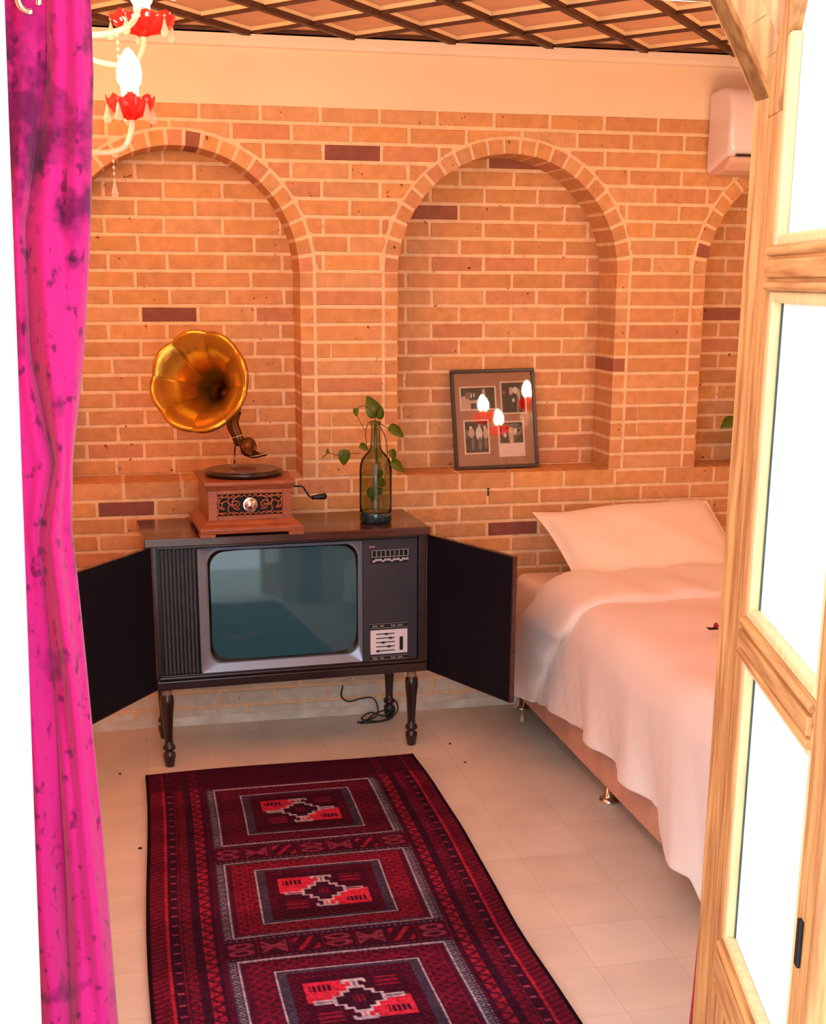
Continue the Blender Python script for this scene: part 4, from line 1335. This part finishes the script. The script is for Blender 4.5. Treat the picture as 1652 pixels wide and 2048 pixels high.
# turned-back roll at the head end, part of the duvet
n1, n2 = 40, 110
th = np.linspace(0, 2 * PI, n1, endpoint=False); t2 = np.linspace(0, 1, n2)
TH, T2 = np.meshgrid(th, t2, indexing='ij')
yc, hwid = -0.615, 0.20
prof_y = np.cos(TH); prof_z = np.sin(TH)
sgn = np.sign(prof_z)
yloc = yc + hwid * prof_y * (1 + 0.03 * np.sin(T2 * 30)) 
s_eq = (yloc + 0.72) / (-1.98 + 0.72)
base = duvet_surface(-0.72, -1.98, s_eq, T2, puff=0.6)
tt = T2 * 1.42
drop = np.clip((tt - 1) / 0.42, 0, 1)
hgt = np.where(prof_z > 0, 0.056 * np.abs(prof_z) ** 0.36, -0.012 * np.abs(prof_z))
hgt = hgt * (1 - 0.25 * drop) + 0.006 * np.sin(T2 * 60 + TH) * (prof_z > 0)
nx = np.where(tt < 0.95, 0, np.clip((tt - 0.95) / 0.08, 0, 1)); nz = 1 - nx
Pr = base.copy()
Pr[..., 0] -= hgt * nx + 0.004 * nx
Pr[..., 2] += hgt * nz
Pr[..., 2] = np.where(tt < 0.93, np.maximum(Pr[..., 2], 0.566), Pr[..., 2])
grid_obj('folded_cuff', Pr, M['linen'], duv, closed_u=True)

# pillow propped against the wall
n = 41
a, b = np.meshgrid(np.linspace(-1, 1, n), np.linspace(-1, 1, n), indexing='ij')
def pillow(sign):
    inn_ = np.clip(1 - (np.abs(a) / 0.93) ** 2.6, 0, 1) * np.clip(1 - (np.abs(b) / 0.90) ** 2.6, 0, 1)
    t = 0.078 * inn_ ** 0.45 * (1 + 0.06 * noise2(a * 2, b * 2, 2))
    pinchx = 1 - 0.055 * (1 - b ** 2) ; pinchy = 1 - 0.065 * (1 - a ** 2)
    U_ = 0.375 * a * pinchx; V_ = 0.222 * b * pinchy
    V_ = V_ + 0.012 * np.sin(a * 3 + 1) * (b > 0) * b
    Nn = sign * t + 0.004 * np.sin(a * 7 + b * 3) + 0.010 * (a * b)
    up = np.array([-0.075, 0.36, 0.235]); up = up / np.linalg.norm(up)
    rt = np.array([1.0, 0, 0.012]); nn = np.cross(rt, up); nn /= np.linalg.norm(nn)
    c = np.array([1.920, -0.252, 0.708])
    return c + U_[..., None] * rt + V_[..., None] * up + Nn[..., None] * nn
Pf, Pb = pillow(1), pillow(-1)
bm = bmesh.new()
vf = [[bm.verts.new(Pf[i, j]) for j in range(n)] for i in range(n)]
vb = [[vf[i][j] if (i in (0, n - 1) or j in (0, n - 1)) else bm.verts.new(Pb[i, j]) for j in range(n)] for i in range(n)]
for i in range(n - 1):
    for j in range(n - 1):
        bm.faces.new((vf[i][j], vf[i + 1][j], vf[i + 1][j + 1], vf[i][j + 1]))
        bm.faces.new((vb[i][j + 1], vb[i + 1][j + 1], vb[i + 1][j], vb[i][j]))
tag(obj('pillow', bm, M['pillowcase'], smooth=True, sub=1), 'white flanged pillow propped against the brick wall at the bed head', 'pillow')

# small dried rose bud on the duvet, dangling cord under the bed, specks on the floor
rb = thing('rose_bud', 'small dark red bud with a black stem lying on the duvet', 'flower', (1.745, -1.265, 0.640))
bm = bmesh.new(); lathe(bm, [(0.0001, 0), (0.007, 0.003), (0.009, 0.010), (0.005, 0.018), (0.0001, 0.020)], 10); obj('petals', bm, M['redvelvet'], rb, smooth=True)
bm = bmesh.new(); tube(bm, [(0.0, 0, 0.003), (-0.02, -0.01, 0.004), (-0.038, -0.012, 0.010)], [0.004, 0.003, 0.0015], 6); obj('stem', bm, M['black'], rb)
bm = bmesh.new(); bx(bm, -0.03, 0.0, -0.018, -0.006, 0.002, 0.005); obj('leaf', bm, M['black'], rb)
cd = thing('hanging_cord', 'thin cream cord with a small end knob dangling under the bed corner', 'cord', (1.452, -0.24, 0.03))
bm = bmesh.new(); tube(bm, spline([(0.004, 0, 0.10), (0.006, 0, 0.06), (0.0, 0, 0.02), (0.002, 0, 0.0)], 5), 0.0016, 6); obj('string', bm, M['cord'], cd)
bm = bmesh.new(); lathe(bm, [(0.0001, 0.004), (0.006, 0.0), (0.011, -0.020), (0.004, -0.026), (0.0001, -0.028)], 10); obj('end_knob', bm, M['cord'], cd, smooth=True)
for (x, y, rr, lb) in ((-0.028, -1.108, 0.007, 'dark crumb on the tiles just left of the rug'), (-0.088, -0.47, 0.005, 'dark crumb on the tiles beside the front left console leg'),
                       (1.118, -0.411, 0.0055, 'dark crumb on the tiles between console and bed, nearer the wall'), (1.125, -0.608, 0.005, 'dark crumb on the tiles between rug corner and bed')):
    bm = bmesh.new(); lathe(bm, [(0.0001, 0), (rr, 0), (rr * 0.9, 0.002), (rr * .4, 0.004), (0.0001, 0.004)], 9, Matrix.Translation((x, y, 0)))
    tag(obj('crumb', bm, M['black']), lb, 'crumb', 'dark crumbs on the floor tiles')

# ================================================================== AIR CONDITIONER
ac = thing('air_conditioner', 'white wall-mounted air conditioner unit high on the brick wall', 'air conditioner', (2.192, -0.005, 2.065))
bm = bmesh.new()
pr = [(0, 0.0), (0, 0.30), (-0.10, 0.305), (-0.165, 0.295), (-0.195, 0.26), (-0.205, 0.20), (-0.203, 0.10), (-0.195, 0.062)]
pr2 = [(0, 0.0), (0, 0.055), (-0.19, 0.058), (-0.186, 0.04), (-0.15, 0.012), (-0.10, 0.0)]
prism(bm, pr, 0.80, 'x', 0)
a1 = obj('cover', bm, M['acbody'], ac, bevel=0.022)
a1.modifiers['bevel'].segments = 5; a1.modifiers['bevel'].angle_limit = math.radians(50)
for p_ in a1.data.polygons: p_.use_smooth = True
bm = bmesh.new(); prism(bm, pr2, 0.78, 'x', 0.01); obj('underside', bm, mat('warm_plastic', srgb(220, 180, 160), 0.4), ac, bevel=0.008)
box('air_slot', (0.03, 0.77, -0.204, -0.19, 0.056, 0.064), M['darkwood'], ac, 0.001)
bm = bmesh.new(); lathe(bm, [(0.0001, 0.004), (0.006, 0.003), (0.007, 0)], 12, Matrix.Translation((0.125, -0.186, 0.040)) @ Matrix.Rotation(PI / 2, 4, 'X')); obj('indicator', bm, M['black'], ac)

# ================================================================== CURTAINS
def curtain(name, label, zs, xl, xr, crease, yc, material, amp=0.035, ncol=72, nrow=140, seed=0):
    z = np.linspace(zs[0], zs[-1], nrow); t = np.linspace(0, 1, ncol)
    Zg, Tg = np.meshgrid(z, t, indexing='ij')
    XL_ = np.interp(Zg, zs, xl); XR_ = np.interp(Zg, zs, xr); CR = np.interp(Zg, zs, crease)
    # right lobe and left lobe meet in a crease
    Xg = np.where(Tg < 0.45, XL_ + (CR - XL_) * Tg / 0.45, CR + (XR_ - CR) * (Tg - 0.45) / 0.55)
    lobe = np.where(Tg < 0.45, np.sin(PI * Tg / 0.45), np.sin(PI * (Tg - 0.45) / 0.55) * 1.3)
    soft = 0.35 + 0.65 * np.clip((2.0 - Zg) / 0.6, 0, 1)
    Yg = yc - amp * np.clip(lobe, 0, 2) ** 0.7 * soft - 0.006 * np.sin(Tg * 22 + Zg * 4 + seed) - 0.005 * np.sin(Zg * 13 + Tg * 9)
    Yg += -0.012 * np.sin(Zg * 5 + 1.0) * np.sin(PI * Tg)
    P_ = np.stack([Xg, Yg, Zg], -1)
    o = grid_obj(name, P_, material, solid=0.004)
    return tag(o, label, 'curtain')
zs = [0.01, 0.30, 0.66, 0.99, 1.25, 1.37, 1.56, 1.76, 2.0, 2.135]
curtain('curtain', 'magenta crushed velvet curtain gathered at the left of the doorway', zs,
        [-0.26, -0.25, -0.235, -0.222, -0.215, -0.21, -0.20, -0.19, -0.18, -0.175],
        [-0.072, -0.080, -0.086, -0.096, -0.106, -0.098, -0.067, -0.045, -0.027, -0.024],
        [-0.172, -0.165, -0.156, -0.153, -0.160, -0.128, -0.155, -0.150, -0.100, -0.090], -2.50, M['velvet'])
zs2 = [0.01, 0.14, 0.30, 0.45, 0.9, 1.5, 2.135]
curtain('curtain', 'dark red curtain strip just showing at the foot of the right door jamb', zs2,
        [1.120, 1.125, 1.137, 1.152, 1.22, 1.22, 1.20], [1.40] * 7, [1.26] * 7, -2.52, M['redvelvet'], seed=2)
rod = thing('curtain_rod', 'round metal curtain rod above the magenta curtain inside the doorway', 'curtain rod', (0.4, -2.53, 2.16))
bm = bmesh.new(); lathe(bm, [(0.011, -1.0), (0.011, 1.1)], 16, Matrix.Rotation(PI / 2, 4, 'Y')); obj('rod', bm, M['chrome'], rod, smooth=True)
for x in (-0.9, 1.0):
    bm = bmesh.new(); bx(bm, x - 0.008, x + 0.008, -0.15, 0.0, -0.008, 0.008); obj('bracket', bm, M['chrome'], rod)
bm = bmesh.new()
pts = [(-0.118 + 0.016 * math.cos(a), -2.545, 2.100 + 0.019 * math.sin(a)) for a in np.linspace(-0.5, PI + 1.9, 22)]
tube(bm, pts, 0.0055, 10)
tag(obj('curtain_ring', bm, M['chrome'], smooth=True), 'curved silver curtain ring at the top of the magenta curtain', 'curtain ring')

# ================================================================== CHANDELIERS
def crystal_drop(bm, p, ln=0.04, r=0.010, sx=1.0):
    x, y, z = p
    lathe(bm, [(0.0001, 0), (r * 0.25, -ln * 0.15), (r * 0.55, -ln * 0.45), (r, -ln * 0.75), (r * 0.7, -ln * 0.93), (0.0001, -ln)], 8, Matrix.Translation((x, y, z)))
def chandelier(loc, label, rot, tiers, group):
    c = thing('chandelier', label, 'chandelier', loc, rot, group)
    bm = bmesh.new()
    lathe(bm, [(0.0001, -0.40), (0.014, -0.39), (0.02, -0.36), (0.01, -0.33), (0.035, -0.30), (0.045, -0.27), (0.02, -0.23), (0.012, -0.15), (0.03, -0.10), (0.04, -0.07), (0.015, -0.03), (0.010, 0.05), (0.0001, 0.05)], 20)
    obj('glass_column', bm, M['crystal'], c, smooth=True)
    bm = bmesh.new(); zt = ZC - 0.02 - loc[2]; lathe(bm, [(0.004, 0.05), (0.004, zt - .025), (0.05, zt - .02), (0.06, zt - .005), (0.0001, zt)], 16)
    obj('ceiling_rose', bm, M['gilt'], c, smooth=True)
    for (n, R, zc, cr, a0) in tiers:
        for i in range(n):
            a = a0 + 2 * PI * i / n
            d = Vector((math.cos(a), math.sin(a), 0))
            def at(r, z): return (d.x * r, d.y * r, z)
            bm = bmesh.new()
            tube(bm, spline([at(0.02, zc - 0.03), at(R * 0.35, zc - 0.045), at(R * 0.7, zc - 0.085), at(R * 0.93, zc - 0.075), at(R, zc - 0.03), at(R, zc)], 6), 0.0065, 8)
            arm = obj('arm', bm, M['crystal'], c, smooth=True)
            T = Matrix.Translation(at(R, zc))
            bm = bmesh.new()
            lathe(bm, [(0.010, -0.012), (0.018, -0.006), (cr * 0.72, 0.004), (cr * 0.95, 0.022), (cr, 0.038)], 40, T, cap=False, rf=lambda t, aa, r, z: (r * (1 + 0.06 * t * math.sin(8 * aa)), z + 0.006 * t * math.cos(8 * aa)))
            cup = obj('glass_cup', bm, M['redglass'], c, smooth=True)
            bm = bmesh.new(); lathe(bm, [(0.0001, 0.0), (0.013, 0.0), (0.012, 0.05), (0.010, 0.055), (0.0001, 0.056)], 14, T)
            obj('candle_tube', bm, M['redglass'], cup, smooth=True)
            bm = bmesh.new()
            for j in range(12):
                aj = 2 * PI * j / 12
                tube(bm, [Vector(at(R, zc + 0.012)) + Vector((math.cos(aj) * 0.017, math.sin(aj) * 0.017, 0)), Vector(at(R, zc + 0.062)) + Vector((math.cos(aj) * 0.019, math.sin(aj) * 0.019, 0))], 0.0022, 5)
            obj('glass_rods', bm, M['crystal'], cup, smooth=True)
            bm = bmesh.new(); lathe(bm, [(0.0001, 0.050), (0.013, 0.053), (0.026, 0.070), (0.030, 0.092), (0.024, 0.118), (0.010, 0.140), (0.0001, 0.148)], 14, T)
            obj('bulb', bm, M['bulb'], c, smooth=True)
            for j in range(5):
                aj = 2 * PI * j / 5 + 0.4
                px = Vector(at(R, zc + 0.034)) + Vector((math.cos(aj) * cr, math.sin(aj) * cr, 0))
                bm = bmesh.new()
                lathe(bm, [(0.0001, 0), (0.004, -0.004), (0.0001, -0.009)], 6, Matrix.Translation(px))
                crystal_drop(bm, px + Vector((0, 0, -0.008)), 0.046, 0.0105)
                obj('crystal_drop', bm, M['crystal'], c)
            bm = bmesh.new()
            pz = Vector(at(R * 0.86, zc - 0.085))
            for j in range(4): lathe(bm, [(0.0001, 0), (0.0035, -0.006), (0.0001, -0.012)], 6, Matrix.Translation(pz + Vector((0, 0, -0.014 * j))))
            crystal_drop(bm, pz + Vector((0, 0, -0.056)), 0.05, 0.008)
            obj('pendant_drop', bm, M['crystal'], c)
    return c
chandelier((-0.285, -1.50, 2.268), 'crystal chandelier with ruby glass cups beside the magenta curtain', 0.0,
           [(5, 0.33, -0.215, 0.056, 0.0), (5, 0.45, 0.010, 0.080, -0.66)], 'ruby glass chandeliers')
chandelier((2.06, -1.45, 1.74), 'crystal chandelier with ruby glass cups over the bed, mirrored in the picture glass', 0.3,
           [(5, 0.24, -0.10, 0.056, 0.25)], 'ruby glass chandeliers')
